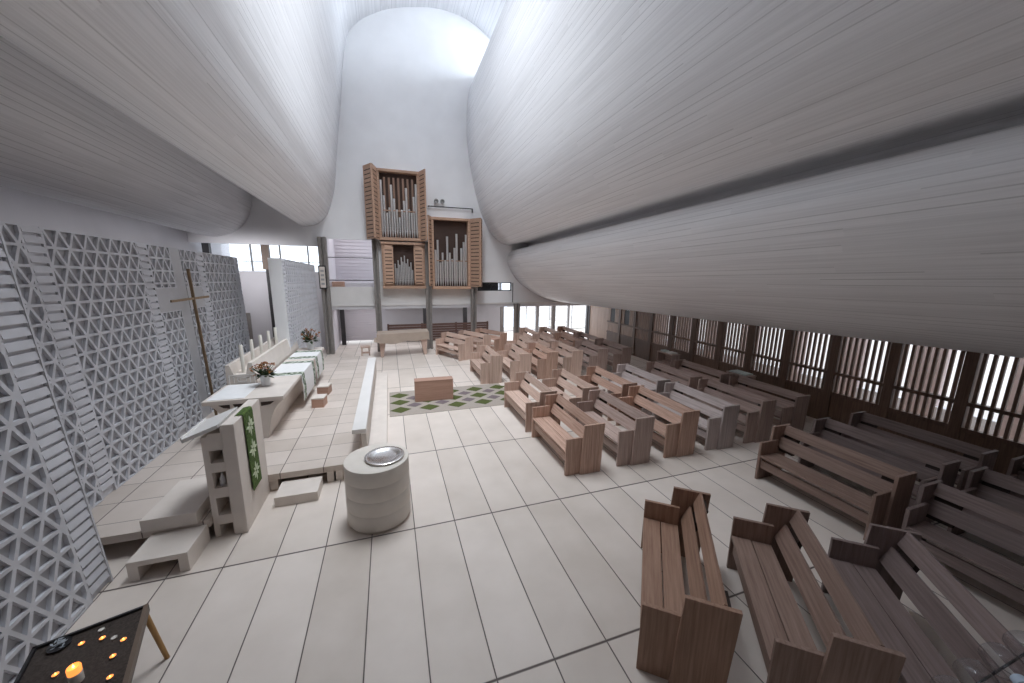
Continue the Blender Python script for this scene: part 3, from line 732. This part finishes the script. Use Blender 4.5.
# flowers
def flowers(label, x, y, z, s, seed):
    rnd = random.Random(seed)
    t = thing('flower_pot', label, 'plant', (x, y, z))
    MB().lathe([(0.062*s, 0), (0.085*s, 0.20*s), (0.088*s, 0.21*s), (0.078*s, 0.21*s), (0.07*s, 0.17*s), (0, 0.17*s)], 20).build('pot', 'pot', t, smooth=True)
    st = MB(); lf = MB(); bl = MB(); pk = MB()
    for k in range(34):
        a = rnd.uniform(0, 2*PI); r = rnd.uniform(0.02, 0.20)*s; hgt = rnd.uniform(0.22, 0.42)*s
        p = Vector((r*math.cos(a), r*math.sin(a), hgt))
        st.tube([(0.3*p.x*0.3, 0.3*p.y*0.3, 0.17*s), (p.x*0.6, p.y*0.6, hgt*0.8), tuple(p)], 0.004*s, 5)
        tgt = bl if k % 3 else pk if k % 2 else lf
        for q in range(7):
            b1, e1 = rnd.uniform(0, 2*PI), rnd.uniform(-0.4, 1.2)
            d = Vector((math.cos(b1)*math.cos(e1), math.sin(b1)*math.cos(e1), math.sin(e1))); sd = d.cross(Vector((0.3, 0.2, 1))).normalized(); up = sd.cross(d)
            L_ = rnd.uniform(0.035, 0.06)*s
            tgt.add([p, p+d*L_*0.5+sd*0.012*s+up*0.004, p+d*L_, p+d*L_*0.5-sd*0.012*s+up*0.004, p+d*L_*0.5-up*0.006*s], [(0,1,2,3), (0,4,1), (1,4,2), (2,4,3), (3,4,0)])
    for k in range(46):
        a = rnd.uniform(0, 2*PI); e1 = rnd.uniform(-0.5, 0.9); L_ = rnd.uniform(0.09, 0.17)*s
        p = Vector((0.05*s*math.cos(a), 0.05*s*math.sin(a), 0.20*s)); d = Vector((math.cos(a)*math.cos(e1), math.sin(a)*math.cos(e1), math.sin(e1))); sd = d.cross(Vector((0,0,1))).normalized(); up = sd.cross(d)
        lf.add([p, p+d*L_*0.5+sd*0.028*s, p+d*L_, p+d*L_*0.5-sd*0.028*s, p+d*L_*0.5+up*0.008*s], [(0,1,4), (1,2,4), (2,3,4), (3,0,4), (0,3,2,1)])
    st.build('stems', 'leaf', t); lf.build('leaves', 'leaf', t); bl.build('blooms', 'bloom', t)['kind'] = 'stuff'; pk.build('pale_blooms', 'pinkbloom', t)
flowers('rust and pink flowers in a white pot on the near part of the altar', -0.47, 5.95, 1.121, 1.15, 3)
flowers('rust flowers in a white pot at the far end of the altar', -0.30, 9.62, 1.121, 1.4, 5)

# ------------------------------------------------------------------ font
t = thing('baptismal_font', 'round pale concrete font drum with a metal bowl on its top', 'font', (1.745, 2.61, 0))
m = MB(); pr = []
for k in range(4):
    z0_ = 0.04+0.215*k
    pr += [(0.427, z0_), (0.430, z0_+0.006), (0.430, z0_+0.209), (0.427, z0_+0.215)]
m.lathe([(0.40, 0.0), (0.40, 0.04)]+pr+[(0.41, 0.905), (0.0, 0.905)], 64).build('drum', 'font', t, smooth=True)
tag(MB().lathe([(0.20, 0.0), (0.262, 0.020), (0.265, 0.030), (0.258, 0.034), (0.205, 0.032), (0.185, 0.016), (0.15, 0.006), (0.0, 0.004)], 48).build('font_bowl', 'steel', loc=(1.85, 2.58, 0.905), smooth=True), 'shiny round metal dish lying on top of the font', 'dish')

# ------------------------------------------------------------------ rug and chest
t = thing('rug', 'beige rug with green and purple lozenges in front of the pews', 'rug', (3.46, 7.25, 0), 0.0)
MB().box(-1.57, 1.72, -0.93, 0.93, 0, 0.012).build('pile', plain('beige_wool', (0.37, 0.325, 0.285), 0.95, var=0.08, scale=40), t)
MAT['olive'] = plain('olive_wool', (0.075, 0.092, 0.022), 0.95, var=0.2, scale=40)
MAT['plum'] = plain('plum_wool', (0.165, 0.13, 0.14), 0.95, var=0.15, scale=40)
for i in range(9):
    for j in range(3):
        cx = -1.30+0.36*i; cy = -0.56+0.56*j
        tgt = MB()
        a, b = (0.26, 0.21) if i % 2 == 0 else (0.20, 0.16)
        if i % 2: cy += 0.28
        if i % 2 and j == 2: continue
        tgt.add([(cx-a, cy, 0.0125), (cx, cy-b, 0.0125), (cx+a, cy, 0.0125), (cx, cy+b, 0.0125), (cx-a, cy, 0.017), (cx, cy-b, 0.017), (cx+a, cy, 0.017), (cx, cy+b, 0.017)],
                [(3,2,1,0), (4,5,6,7), (0,1,5,4), (1,2,6,5), (2,3,7,6), (3,0,4,7)])
        tgt.build('green_lozenge' if i % 2 == 0 else 'purple_lozenge', 'olive' if i % 2 == 0 else 'plum', t)
t = thing('wooden_chest', 'pinkish wooden box standing on the lozenge rug', 'box', (3.06, 7.28, 0.018), -0.03)
MB().box(-0.51, 0.51, -0.15, 0.15, 0, 0.55).build('body', 'chestwood', t, bevel=0.006)
MB().box(-0.515, 0.515, -0.155, 0.155, 0.55, 0.575).build('lid', 'chestwood', t, bevel=0.006)

# ------------------------------------------------------------------ draped table and stool below the organ
t = thing('draped_table', 'wooden trestle table under a beige cover, below the small organ case', 'table', (2.50, 13.25, 0), 0.0)
for sx in (-1, 1):
    for sy in (-1, 1):
        m = MB(); a = sx*0.86; y = sy*0.26-0.1+ (0.12 if sx > 0 else 0)
        m.prism([(a-0.05, 0), (a+0.05, 0), (a+0.13-0.03*sx, 0.66), (a-0.13-0.03*sx, 0.66)], 1, y-0.035, y+0.035).build('leg', 'oakD', t, bevel=0.004)
m = MB()
nx = 24; vs = []; fs = []
rnd = random.Random(11)
def ring(z, ex, wob):
    out = []
    for k in range(nx*2):
        s_ = k/(nx*2)*4; side = int(s_); u = s_-side
        a, b = 1.03+ex, 0.42+ex
        if side == 0: p = (-a+2*a*u, -b)
        elif side == 1: p = (a, -b+2*b*u)
        elif side == 2: p = (a-2*a*u, b)
        else: p = (-a, b-2*b*u)
        skew = 0.14*p[0]
        zz = z + wob*(0.035*math.sin(k*1.3)+0.10*(p[0] < -0.9) - 0.02 + 0.05*(p[0] > 0))
        out.append((p[0]-wob*0.10*(p[0] < -0.9), p[1]+skew, zz))
    return out
for R_ in (ring(0.985, -0.03, 0), ring(0.975, 0.0, 0), ring(0.72, 0.012, 0), ring(0.60, 0.03, 1)): vs += R_
n2 = nx*2
for r_ in range(3):
    for k in range(n2): fs.append((r_*n2+k, r_*n2+(k+1) % n2, (r_+1)*n2+(k+1) % n2, (r_+1)*n2+k))
fs.append(tuple(range(n2)))
m.add(vs, fs).build('cover', 'beigecloth', t, smooth=True)
t = thing('wooden_stool', 'small wooden stool on the floor left of the draped table', 'stool', (1.0, 13.1, 0.0), 0.1)
MB().box(-0.18, 0.18, -0.16, 0.16, 0.40, 0.46).build('seat', 'oakD', t, bevel=0.008)
for sx in (-1, 1):
    MB().prism([(sx*0.15-0.02, 0), (sx*0.15+0.02, 0), (sx*0.13+0.025, 0.40), (sx*0.13-0.025, 0.40)], 1, -0.13, 0.13).build('leg', 'oakD', t)
MB().box(-0.14, 0.14, -0.015, 0.015, 0.15, 0.22).build('stretcher', 'oakD', t)

# ------------------------------------------------------------------ pews
def make_pew(mat):
    r = thing('pew', '', 'pew')
    lean = 0.05
    for sy in (-1, 1):
        ya, yb = sorted((sy*0.76, sy*0.80))
        MB().prism([(0, 0), (0.40, 0), (0.40, 0.68), (0.0, 0.68)], 1, ya, yb).build('side_panel', MAT[mat+'_v'], r, bevel=0.004)
        ya, yb = sorted((sy*0.802, sy*0.842))
        MB().prism([(0.265, 0), (0.67, 0), (0.67+lean, 0.91), (0.265+lean, 0.91)], 1, ya, yb).build('back_panel', MAT[mat+'_v'], r, bevel=0.004)
    MB().box(0.0, 0.193, -0.758, 0.758, 0.415, 0.45).box(0.205, 0.398, -0.758, 0.758, 0.41, 0.445).build('seat', mat, r, bevel=0.004)
    MB().box(0.035, 0.065, -0.758, 0.758, 0.22, 0.36).build('seat_rail', mat, r, bevel=0.003)
    for x0, z0_, x1, z1_ in ((0.425, 0.53, 0.505, 0.715), (0.54, 0.755, 0.60, 0.92)):
        d = Vector((x1-x0, 0, z1_-z0_)).normalized(); nn = Vector((d.z, 0, -d.x))*0.028
        MB().prism([(x0, z0_), (x1, z1_), (x1+nn.x, z1_+nn.z), (x0+nn.x, z0_+nn.z)], 1, -0.80, 0.80).build('back_rail', mat, r, bevel=0.004)
    for sy in (-1, 1):
        y0_, y1_ = sorted((sy*0.56, sy*0.79))
        MB().prism([(0.480, 0.46), (0.54, 0.46), (0.67, 0.84), (0.622, 0.84)], 1, y0_, y1_).build('bracket', 'bracket', r)
    return r
for k, (c1, c2) in {'oakA': ((0.345, 0.205, 0.15), (0.64, 0.445, 0.355)), 'oakB': ((0.325, 0.23, 0.195), (0.585, 0.455, 0.405)), 'oakC': ((0.40, 0.335, 0.315), (0.64, 0.56, 0.54)), 'oakD': ((0.42, 0.285, 0.225), (0.68, 0.52, 0.44)), 'oakF': ((0.215, 0.115, 0.075), (0.42, 0.265, 0.19)), 'oakG': ((0.20, 0.125, 0.098), (0.385, 0.27, 0.22)), 'oakE': ((0.175, 0.125, 0.115), (0.33, 0.255, 0.24))}.items():
    MAT[k+'_v'] = wood(k+'_upright', c1, c2, axis=2)
PROTO = {}
USED = set()
def pew(mat, x, y, label, group, rz=0.0):
    if mat not in PROTO: PROTO[mat] = make_pew(mat)
    p = PROTO[mat]
    if mat not in USED:
        USED.add(mat); o = p; o.location = (x, y, 0); o.rotation_euler = (0, 0, rz); o['label'] = label; o['group'] = group
    else: o = copy_tree(p, label, (x, y, 0), rz, group)
    return o
rown = ['front', 'second', 'third', 'fourth', 'fifth', 'sixth']
gm_ = 'pews of the middle block'
for i, (x, mt) in enumerate(((4.78, 'oakA'), (5.84, 'oakB'), (6.90, 'oakA'), (7.93, 'oakC'), (8.97, 'oakB'), (10.0, 'oakB'))):
    hue = {'oakA': 'reddish brown', 'oakB': 'brown', 'oakC': 'silvery grey', 'oakD': 'pale pinkish'}[mt]
    pew(mt, x, 3.52, '%s oak pew, %s row of the middle block, nearer the camera' % (hue, rown[i]), gm_)
for i, (x, mt) in enumerate(((4.74, 'oakD'), (5.80, 'oakD'), (6.86, 'oakA'), (7.86, 'oakC'), (8.87, 'oakB'), (9.9, 'oakB'))):
    hue = {'oakA': 'reddish brown', 'oakB': 'brown', 'oakC': 'silvery grey', 'oakD': 'pale pinkish'}[mt]
    pew(mt, x, 5.37, '%s oak pew, %s row of the middle block, the half nearer the organ' % (hue, rown[i]), gm_)
for i, (x, mt) in enumerate(((7.93, 'oakG'), (8.99, 'oakE'), (10.02, 'oakE'))):
    pew(mt, x, 0.88, 'dark oak pew across the aisle from the middle block, %s of its three rows' % ('front', 'middle', 'rear')[i], 'pews along the slatted wall')
for i, (x, mt) in enumerate(((7.97, 'oakE'), (9.1, 'oakE'), (10.2, 'oakE'))):
    pew(mt, x, -0.99, 'dark oak pew cut by the right edge of the photo, %s of three rows' % ('front', 'middle', 'rear')[i], 'pews along the slatted wall')
angN = math.atan2(-0.63, 0.77)
for i, (x, y, mt, lab) in enumerate(((4.47, 0.32, 'oakF', 'reddish brown oak pew set at an angle, left-most of the three in the foreground'), (5.26, -0.27, 'oakG', 'brown oak pew set at an angle, middle one of the three in the foreground'), (5.99, -0.86, 'oakE', 'dark greyish oak pew set at an angle, right-most of the three in the foreground'))):
    pew(mt, x, y, lab, 'angled foreground pews', angN)
gb_ = 'pews beyond the rug'
for i, (x, mt) in enumerate(((4.62, 'oakD'), (5.60, 'oakD'), (6.55, 'oakA'), (7.48, 'oakD'), (8.48, 'oakB'), (9.45, 'oakB'))):
    pew(mt, x, 9.05, '%s oak pew beyond the rug, %s row, the half nearer the camera' % ({'oakA': 'reddish', 'oakB': 'brown', 'oakD': 'pale pinkish'}[mt], rown[i]), gb_)
for i, (x, mt) in enumerate(((6.55, 'oakD'), (7.48, 'oakD'), (8.48, 'oakA'), (9.45, 'oakB'))):
    pew(mt, x, 10.87, 'oak pew in the far block, directly behind the %s row of pews beyond the rug' % rown[i+2], gb_)
for i, (x, mt) in enumerate(((7.48, 'oakD'), (8.48, 'oakD'), (9.45, 'oakA'))):
    pew(mt, x, 12.68, 'oak pew in the line right before the bright windows, %s from the gallery columns' % ('first', 'second', 'third')[i], gb_)
angG = math.atan2(0.46, 0.89)
for i, (x, y, mt, lab) in enumerate(((4.14, 12.1, 'oakD', 'pale oak pew turned towards the altar, front one right of the draped table'), (4.95, 12.4, 'oakD', 'pale oak pew turned towards the altar, middle one below the right-hand organ case'), (5.78, 12.75, 'oakA', 'oak pew turned towards the altar, rearmost one below the right-hand organ case'))):
    pew(mt, x, y, lab, 'far pews turned to the altar', angG)
# book stands by the slatted wall
def stand(label, x, y, w_, d, h, rz=0.0):
    t = thing('book_stand', label, 'shelf', (x, y, 0), rz)
    MB().box(-d/2, d/2, -w_/2, -w_/2+0.03, 0, h).box(-d/2, d/2, w_/2-0.03, w_/2, 0, h).build('sides', 'oakB_v', t)
    MB().box(-d/2-0.01, d/2+0.01, -w_/2-0.01, w_/2+0.01, h, h+0.03).build('top', 'oakB', t, bevel=0.004)
    MB().box(-d/2, d/2, -w_/2+0.03, w_/2-0.03, h*0.55, h*0.55+0.025).box(-d/2, d/2, -w_/2+0.03, w_/2-0.03, 0.08, 0.105).box(d/2-0.02, d/2, -w_/2+0.03, w_/2-0.03, 0.1, h).build('shelves', 'oakB', t)
stand('low wooden book stand by the slatted wall with a pale green folder on top', 11.2, 4.75, 0.62, 0.34, 0.78)
tag(MB().box(-0.15, 0.15, -0.24, 0.24, 0, 0.035).build('folder', 'greypaper', loc=(11.2, 4.75, 0.811), bevel=0.004), 'pale green folder lying on the book stand nearer the camera', 'folder')
stand('low wooden book stand by the slatted wall with white leaflets on top', 11.15, 7.5, 0.7, 0.34, 0.78)
tag(MB().box(-0.13, 0.13, -0.22, 0.05, 0, 0.04).build('leaflets', 'paper', loc=(11.15, 7.45, 0.811), bevel=0.003), 'stack of white leaflets on the far book stand', 'paper')
tag(MB().box(-0.10, 0.10, -0.10, 0.10, 0, 0.05).build('hymn_books', 'greypaper', loc=(11.15, 7.68, 0.811), bevel=0.003), 'small pale stack beside the white leaflets on the far book stand', 'books')

# ------------------------------------------------------------------ organ
def louvre_door(parent, name, p, q, z0, z1, th=0.05):
    """a door leaf of horizontal boards, standing on the line p-q (plan, local)"""
    p = Vector((*p, 0)); q = Vector((*q, 0)); d = (q-p); L_ = d.length; d.normalize(); ang = math.atan2(d.y, d.x)
    M = Matrix.Translation(p) @ Matrix.Rotation(ang, 4, 'Z')
    m = MB(); fr = 0.05
    m.box(0, fr, -th/2, th/2, z0, z1, M); m.box(L_-fr, L_, -th/2, th/2, z0, z1, M); m.box(0, L_, -th/2, th/2, z0, z0+fr, M); m.box(0, L_, -th/2, th/2, z1-fr, z1, M)
    m.box(fr, L_-fr, -0.004, 0.004, z0, z1, M)
    n = max(4, int((z1-z0)/0.155)); ph = (z1-z0-2*fr)/n
    for k in range(n):
        m.box(fr, L_-fr, -th/2+0.004, th/2-0.004, z0+fr+ph*k+0.036, z0+fr+ph*(k+1)-0.002, M)
    o = m.build(name, 'organwood', parent)
    gk = MB()
    for k in range(n): gk.box(fr, L_-fr, -th/2+0.012, th/2-0.012, z0+fr+ph*k-0.003, z0+fr+ph*k+0.037, M)
    gk.build('gap_shade', 'bracket', o)  # dark strips colour in the shade between the boards
    return o
def organ_case(label, x0, x1, z0, z1, pipes, depth=0.6, fy=0.0, fr=0.10):
    t = thing('organ_case', label, 'organ', ((x0+x1)/2, 14.0, z0))
    W = (x1-x0)/2; H = z1-z0
    depth = 0.29
    m = MB(); m.box(-W, -W+fr, 0, depth, 0, H).box(W-fr, W, 0, depth, 0, H).box(-W-0.02, W+0.02, -0.03, depth, 0, fr*1.2).box(-W-0.02, W+0.02, -0.03, depth, H-fr, H)
    m.build('case_frame', 'organwood', t, bevel=0.006)
    MB().box(-W+fr, W-fr, 0.255, 0.275, fr*1.2, H-fr).build('back_panel', 'organdark', t)
    for px, top, r, dy in pipes:
        zb0 = fr*1.2+0.02
        foot = 0.26*min(1, H/2.5)
        MB().lathe([(r*0.25, zb0), (r, zb0+foot), (r, zb0+foot+0.01), (r*0.82, zb0+foot+0.05), (r, zb0+foot+0.07), (r, top), (r*0.8, top+0.004), (r*0.8, top-0.05)], 14, (px, dy, 0)).build('pipe', 'pipe', t, smooth=True)
    return t
ul = []
Wp = 1.38
tops = [2.42, 1.85, 1.35, 2.30, 2.10, 1.70, 1.35, 1.0, 1.30, 1.65, 2.05, 2.25, 1.4, 1.9, 2.38]
tops = [2.36, 1.78, 1.10, 1.32, 2.20, 1.68, 1.25, 0.95, 1.25, 1.62, 2.12, 1.30, 1.15, 1.80, 2.30]
for k, tp in enumerate(tops): ul.append((-0.69+1.38*k/14, tp, 0.046 if tp > 1.5 else 0.040, 0.10+0.05*(k % 2)))
bk = [(-0.55+0.185*k, 2.50, 0.04, 0.215) for k in range(7)]
t = organ_case('tall upper organ case with a folded shutter on its left side', 1.75, 3.42, 4.72, 7.50, ul)
for px, top, r, dy in bk: MB().box(px-r, px+r, dy-r, dy+r, 0.15, top).build('wooden_pipe', 'organwood_v', t)
MB().box(-0.72, 0.72, 0.09, 0.11, 1.18, 1.22).build('pipe_rail', 'organwood', t)
louvre_door(t, 'shutter', (-0.835, -0.02), (-0.98, -0.62), 0.0, 2.78)
louvre_door(t, 'shutter', (-0.99, -0.64), (-1.30, -0.10), 0.0, 2.78)
louvre_door(t, 'shutter', (0.835, -0.02), (1.02, -0.56), 0.0, 2.78)
sm = []
for k in range(12):
    tp = 1.30 - abs(k-5.5)*0.06 - (0.22 if k % 2 else 0) ; sm.append((-0.36+0.72*k/11, 0.62+1.15*(tp-0.6), 0.028, 0.10+0.05*(k % 2)))
t = organ_case('small lower organ case with its two shutters folded flat on the front', 1.80, 3.55, 2.72, 4.66, sm)
for a, b in ((-0.80, -0.42), (0.42, 0.80)): louvre_door(t, 'shutter', (a, -0.06), (b, -0.06), 0.20, 1.78)
MB().box(-0.78, -0.42, 0.02, 0.06, 0.12, 1.84).box(0.42, 0.78, 0.02, 0.06, 0.12, 1.84).build('side_panel', 'organwood', t)
rt = []
tops = [1.35, 1.75, 0.85, 1.25, 0.95, 1.90, 1.25, 1.0, 1.45, 2.02, 0.9, 1.45, 1.7, 2.0]
for k, tp in enumerate(tops): rt.append((-0.68+1.36*k/13, 0.25+tp*1.07, 0.049 if tp > 1.3 else 0.042, 0.10+0.05*(k % 2)))
t = organ_case('lower right-hand organ case with an open shutter at its right', 3.86, 5.55, 2.70, 5.76, rt)
MB().box(-0.72, 0.72, 0.09, 0.11, 1.22, 1.26).build('pipe_rail', 'organwood', t)
louvre_door(t, 'shutter', (-0.845, -0.02), (-1.02, -0.45), 0.15, 3.06)
louvre_door(t, 'shutter', (0.845, -0.02), (1.17, -0.55), 0.12, 3.06)
louvre_door(t, 'shutter', (1.18, -0.56), (1.36, -0.06), 0.12, 3.06)
t = thing('lamp_rod', 'dark rod on the white wall above the right-hand organ case', 'rod', (4.74, 14.2, 6.22))
MB().tube([(-0.97, 0, 0), (0.98, 0, 0)], 0.022).build('bar', 'dark', t)
MB().tube([(-0.95, 0, -0.0), (-0.95, 0.1, 0.0)], 0.025).tube([(0.96, 0, 0.0), (0.96, 0, -0.16)], 0.03).build('brackets', 'dark', t)
for x, lab in ((4.12, 'left of the two small round spotlights on the wall above the organ rod'), (4.38, 'right of the two small round spotlights on the wall above the organ rod')):
    s_ = thing('spotlight', lab, 'spotlight', (x, 14.2, 6.44))
    MB().lathe([(0.03, -0.06), (0.085, -0.05), (0.095, 0.05), (0.07, 0.055), (0.06, 0.0), (0.0, 0.0)], 18, M=Matrix.Rotation(PI/2, 4, 'X')).build('housing', 'columnlight', s_, smooth=True)
    MB().lathe([(0.015, 0), (0.015, 0.09)], 8, M=Matrix.Translation((0, 0.02, 0)) @ Matrix.Rotation(-PI/2, 4, 'X')).build('mount', 'dark', s_)
# hymn board on the left gallery column
t = thing('hymn_board', 'narrow pale hymn number board hanging on the left gallery column', 'board', (-0.48, 13.9, 2.72))
MB().box(-0.13, 0.15, 0.0, 0.05, 0.0, 0.92).build('frame', 'dark', t, bevel=0.005)
MB().box(-0.09, 0.11, -0.012, 0.0, 0.05, 0.87).build('panel', 'pale', t)
m = MB()
for k in range(4): m.box(-0.05, 0.07, -0.016, -0.012, 0.16+0.17*k, 0.24+0.17*k)
m.build('number_cards', 'columnlight', t)

# ------------------------------------------------------------------ candle table, near left
TA = 0.32
tb = thing('candle_table', 'low square tray table of dark sand for candles, in the near left corner', 'table', (-0.10, 1.10, 0), -0.36+0.72)
W, L_, Z = 0.64, 1.0, 0.60
tb.rotation_euler[2] = math.atan2(0.19, 0.58)
MB().box(-W, 0, -L_, 0, Z-0.07, Z-0.05).build('tray_base', 'black', tb)
MB().box(-W, 0, -0.02, 0, Z-0.05, Z).box(-W, -W+0.02, -L_, 0, Z-0.05, Z).box(-W, 0, -L_, -L_+0.02, Z-0.05, Z).build('tray_rim', 'black', tb)
MB().box(-0.03, 0.0, -L_, 0, Z-0.07, Z+0.002).build('wooden_edge', 'trayedge', tb)
MB().box(-W+0.02, -0.03, -L_+0.02, -0.02, Z-0.05, Z-0.022).build('sand', 'soil', tb)
for (x, y), (dx, dy) in (((-0.02, -0.05), (0.07, 0.03)), ((-W+0.04, -0.05), (-0.05, 0.03)), ((-0.02, -L_+0.05), (0.07, -0.03)), ((-W+0.04, -L_+0.05), (-0.05, -0.03))):
    MB().tube([(x, y, Z-0.07), (x+dx, y+dy, 0)], [0.022, 0.018], 12).build('leg', 'goldwood', tb, smooth=True)
Mt = Matrix.Translation(tb.location) @ Matrix.Rotation(tb.rotation_euler[2], 4, 'Z')
zs_ = Z-0.022
def fl_at(u, v, z):
    d = Rw @ Vector(((u-512)/362.2455, -(v-341.5)/362.2455, -1)); t_ = (z-CAM[2])/d.z
    return Vector(CAM)+d*t_
cd = thing('pillar_candle', 'thick white pillar candle burning on the candle tray', 'candle', (*fl_at(77, 681, zs_)[:2], zs_))
MB().lathe([(0.037, 0), (0.037, 0.072), (0.036, 0.075)], 20).build('body', 'wax', cd, smooth=True)
MB().lathe([(0.036, 0.075), (0.037, 0.118), (0.033, 0.127), (0.022, 0.116), (0.0, 0.112)], 20).build('lit_rim', 'molten', cd, smooth=True)
MB().lathe([(0.001, 0.113), (0.007, 0.122), (0.005, 0.132), (0.0005, 0.146)], 10).build('flame', 'flame', cd, smooth=True)
tl = [((102.5, 638), True, 'lit tealight on the candle tray, left of the pair nearest the far rim'), ((81.5, 643.5), True, 'lit tealight on the candle tray, closest to the silvery leaf dish'), ((114, 637.5), False, 'faintly glowing tealight between two bright ones on the candle tray'), ((123.5, 639.5), True, 'lit tealight closest to the wooden edge of the candle tray'), ((113, 656), True, 'lit tealight in the middle of the right half of the candle tray'), ((110, 677), True, 'lit tealight at the bottom edge of the photo, right of the pillar candle'), ((55.5, 674.5), True, 'lit tealight left of the thick pillar candle'), ((101.5, 629.5), False, 'unlit tealight nearest the black far rim of the candle tray')]
for (u, v), lit, lab in tl:
    p = fl_at(u, v, zs_+0.012)
    c = thing('tealight', lab, 'candle', (p.x, p.y, zs_), 0, 'tealights on the candle tray')
    MB().lathe([(0.019, 0), (0.020, 0.015), (0.018, 0.015), (0.018, 0.010)], 16).build('tin_cup', 'tin', c, smooth=True)
    MB().lathe([(0.018, 0.004), (0.018, 0.012), (0.0, 0.012)], 16).build('wax', 'molten' if lit else 'wax', c)
    if lit: MB().lathe([(0.001, 0.013), (0.004, 0.017), (0.003, 0.021), (0.0005, 0.027)], 8).build('flame', 'flame', c, smooth=True)
p = fl_at(60, 646.5, zs_)
c = thing('leaf_dish', 'dark dish of silvery leaves at the far left corner of the candle tray', 'dish', (p.x, p.y, zs_))
MB().lathe([(0.03, 0), (0.062, 0.012), (0.066, 0.02), (0.058, 0.016), (0, 0.010)], 20).build('dish', 'black', c, smooth=True)
m = MB(); rnd = random.Random(4)
for k in range(26):
    a = rnd.uniform(0, 2*PI); r = rnd.uniform(0, 0.05); b1 = rnd.uniform(0, 2*PI)
    q = Vector((r*math.cos(a), r*math.sin(a), 0.016+rnd.uniform(0, 0.02))); d = Vector((math.cos(b1), math.sin(b1), rnd.uniform(-0.1, 0.4))); sd = d.cross(Vector((0,0,1))).normalized()
    m.add([q-d*0.018, q+sd*0.007, q+d*0.022, q-sd*0.007, q+Vector((0,0,-0.004))], [(0,1,2,3), (0,4,1), (1,4,2), (2,4,3), (3,4,0)])
m.build('leaves', 'silver', c)

# ------------------------------------------------------------------ big clear bottles, near right corner
t = thing('bottle_rack', 'narrow dark rack carrying clear bottles in the near right corner', 'rack', (5.5, -1.62, 0))
for yy in (-0.05, -0.19): MB().tube([(-0.85, yy, 1.072), (0.85, yy, 1.072)], 0.007, 10).build('rail', 'dark', t, smooth=True)
for sx in (-0.84, 0.84): MB().box(sx-0.015, sx+0.015, -0.26, -0.0, 1.03, 1.054).box(sx-0.015, sx+0.015, -0.27, -0.24, 0, 1.054).box(sx-0.015, sx+0.015, -0.45, -0.1, 0, 0.03).build('leg', 'dark', t)
labs = ['lower-left of the four big clear bottles lying in the near right corner', 'second from the left of the big clear bottles in the near right corner', 'third from the left of the big clear bottles in the near right corner', 'upper-right of the four big clear bottles lying in the near right corner']
pd = (fl_at(1016, 674, 1.17)-fl_at(990, 645, 1.17)); pd.z = 0; pd.normalize()
for (u, v), lab in zip(((944, 681), (966, 664), (991, 648), (1015, 636)), labs):
    p = fl_at(u, v, 1.17); p = p + pd*0.05
    ang = math.atan2(pd.y, pd.x)
    c = thing('glass_bottle', lab, 'bottle', (p.x, p.y, 1.166), ang, 'big clear bottles')
    MX = Matrix.Rotation(PI/2, 4, 'Y')
    MB().lathe([(0.0, -0.05), (0.05, -0.045), (0.078, -0.02), (0.085, 0.03), (0.085, 0.07), (0.07, 0.10), (0.035, 0.125), (0.03, 0.13), (0.03, 0.15)], 28, M=MX).build('body', 'bottle', c, smooth=True)
    MB().lathe([(0.035, 0.14), (0.035, 0.185), (0.0, 0.187)], 18, M=MX).build('cap', 'cap', c, smooth=True)

# ------------------------------------------------------------------ light
w = bpy.data.worlds.new('sky'); sc.world = w; w.use_nodes = True
bg = w.node_tree.nodes['Background']; bg.inputs[0].default_value = (0.86, 0.93, 1.0, 1); bg.inputs[1].default_value = 2.2
def area_light(name, loc, rot, sx, sy, power, col):
    l = bpy.data.lights.new(name, 'AREA'); l.shape = 'RECTANGLE'; l.size = sx; l.size_y = sy; l.energy = power; l.color = col
    o = bpy.data.objects.new(name, l); COL.objects.link(o); o.location = loc; o.rotation_euler = rot; return o
# daylight through the long roof slot above the right-hand shell
for yc, pw in ((12.4, 165), (8.4, 170), (4.4, 160)):
    area_light('skylight_daylight', (8.3, yc, 11.85+TILT*(YE-yc)), (0, math.radians(118), 0), 1.0, 3.9, pw, (0.76, 0.87, 1.0))
# added fill light under the closed vault, shining down between the two shells
o = area_light('vault_fill', (2.6, 5.8, 13.0), (math.radians(13), 0, 0), 2.6, 6.4, 500, (0.885, 0.94, 1.0))
o.data.spread = math.radians(92)
# unseen fill lights added at the gallery, behind the screens and by the sacristy
area_light('gallery_fill', (4.0, 15.3, 1.82), (0, 0, 0), 8.0, 0.5, 45, (0.93, 0.94, 1.0))
area_light('gallery_fill', (0.6, 15.6, 5.15), (0, 0, 0), 1.6, 0.8, 9, (1.0, 0.95, 0.95))
o = area_light('passage_fill', (-2.4, 6.2, 3.7), (0, math.radians(92), 0), 0.3, 13.0, 16, (0.94, 0.94, 1.0))
o.data.spread = math.radians(70)
o = area_light('sacristy_fill', (-2.9, 12.2, 4.1), (math.radians(68), 0, 0), 2.6, 0.4, 26, (0.97, 0.95, 1.0))
o.data.spread = math.radians(90)
o = area_light('window_daylight', (10.9, 17.5, 1.0), (math.radians(-90), 0, 0), 5.6, 1.6, 190, (0.93, 0.96, 1.0))
vs = sc.view_settings
vs.view_transform = 'Standard'; vs.look = 'None'; vs.exposure = 0.0; vs.gamma = 1.0; vs.use_curve_mapping = False
cy = sc.cycles
cy.use_denoising = True; cy.max_bounces = 12; cy.diffuse_bounces = 8; cy.transparent_max_bounces = 16
cy.sample_clamp_indirect = 8.0
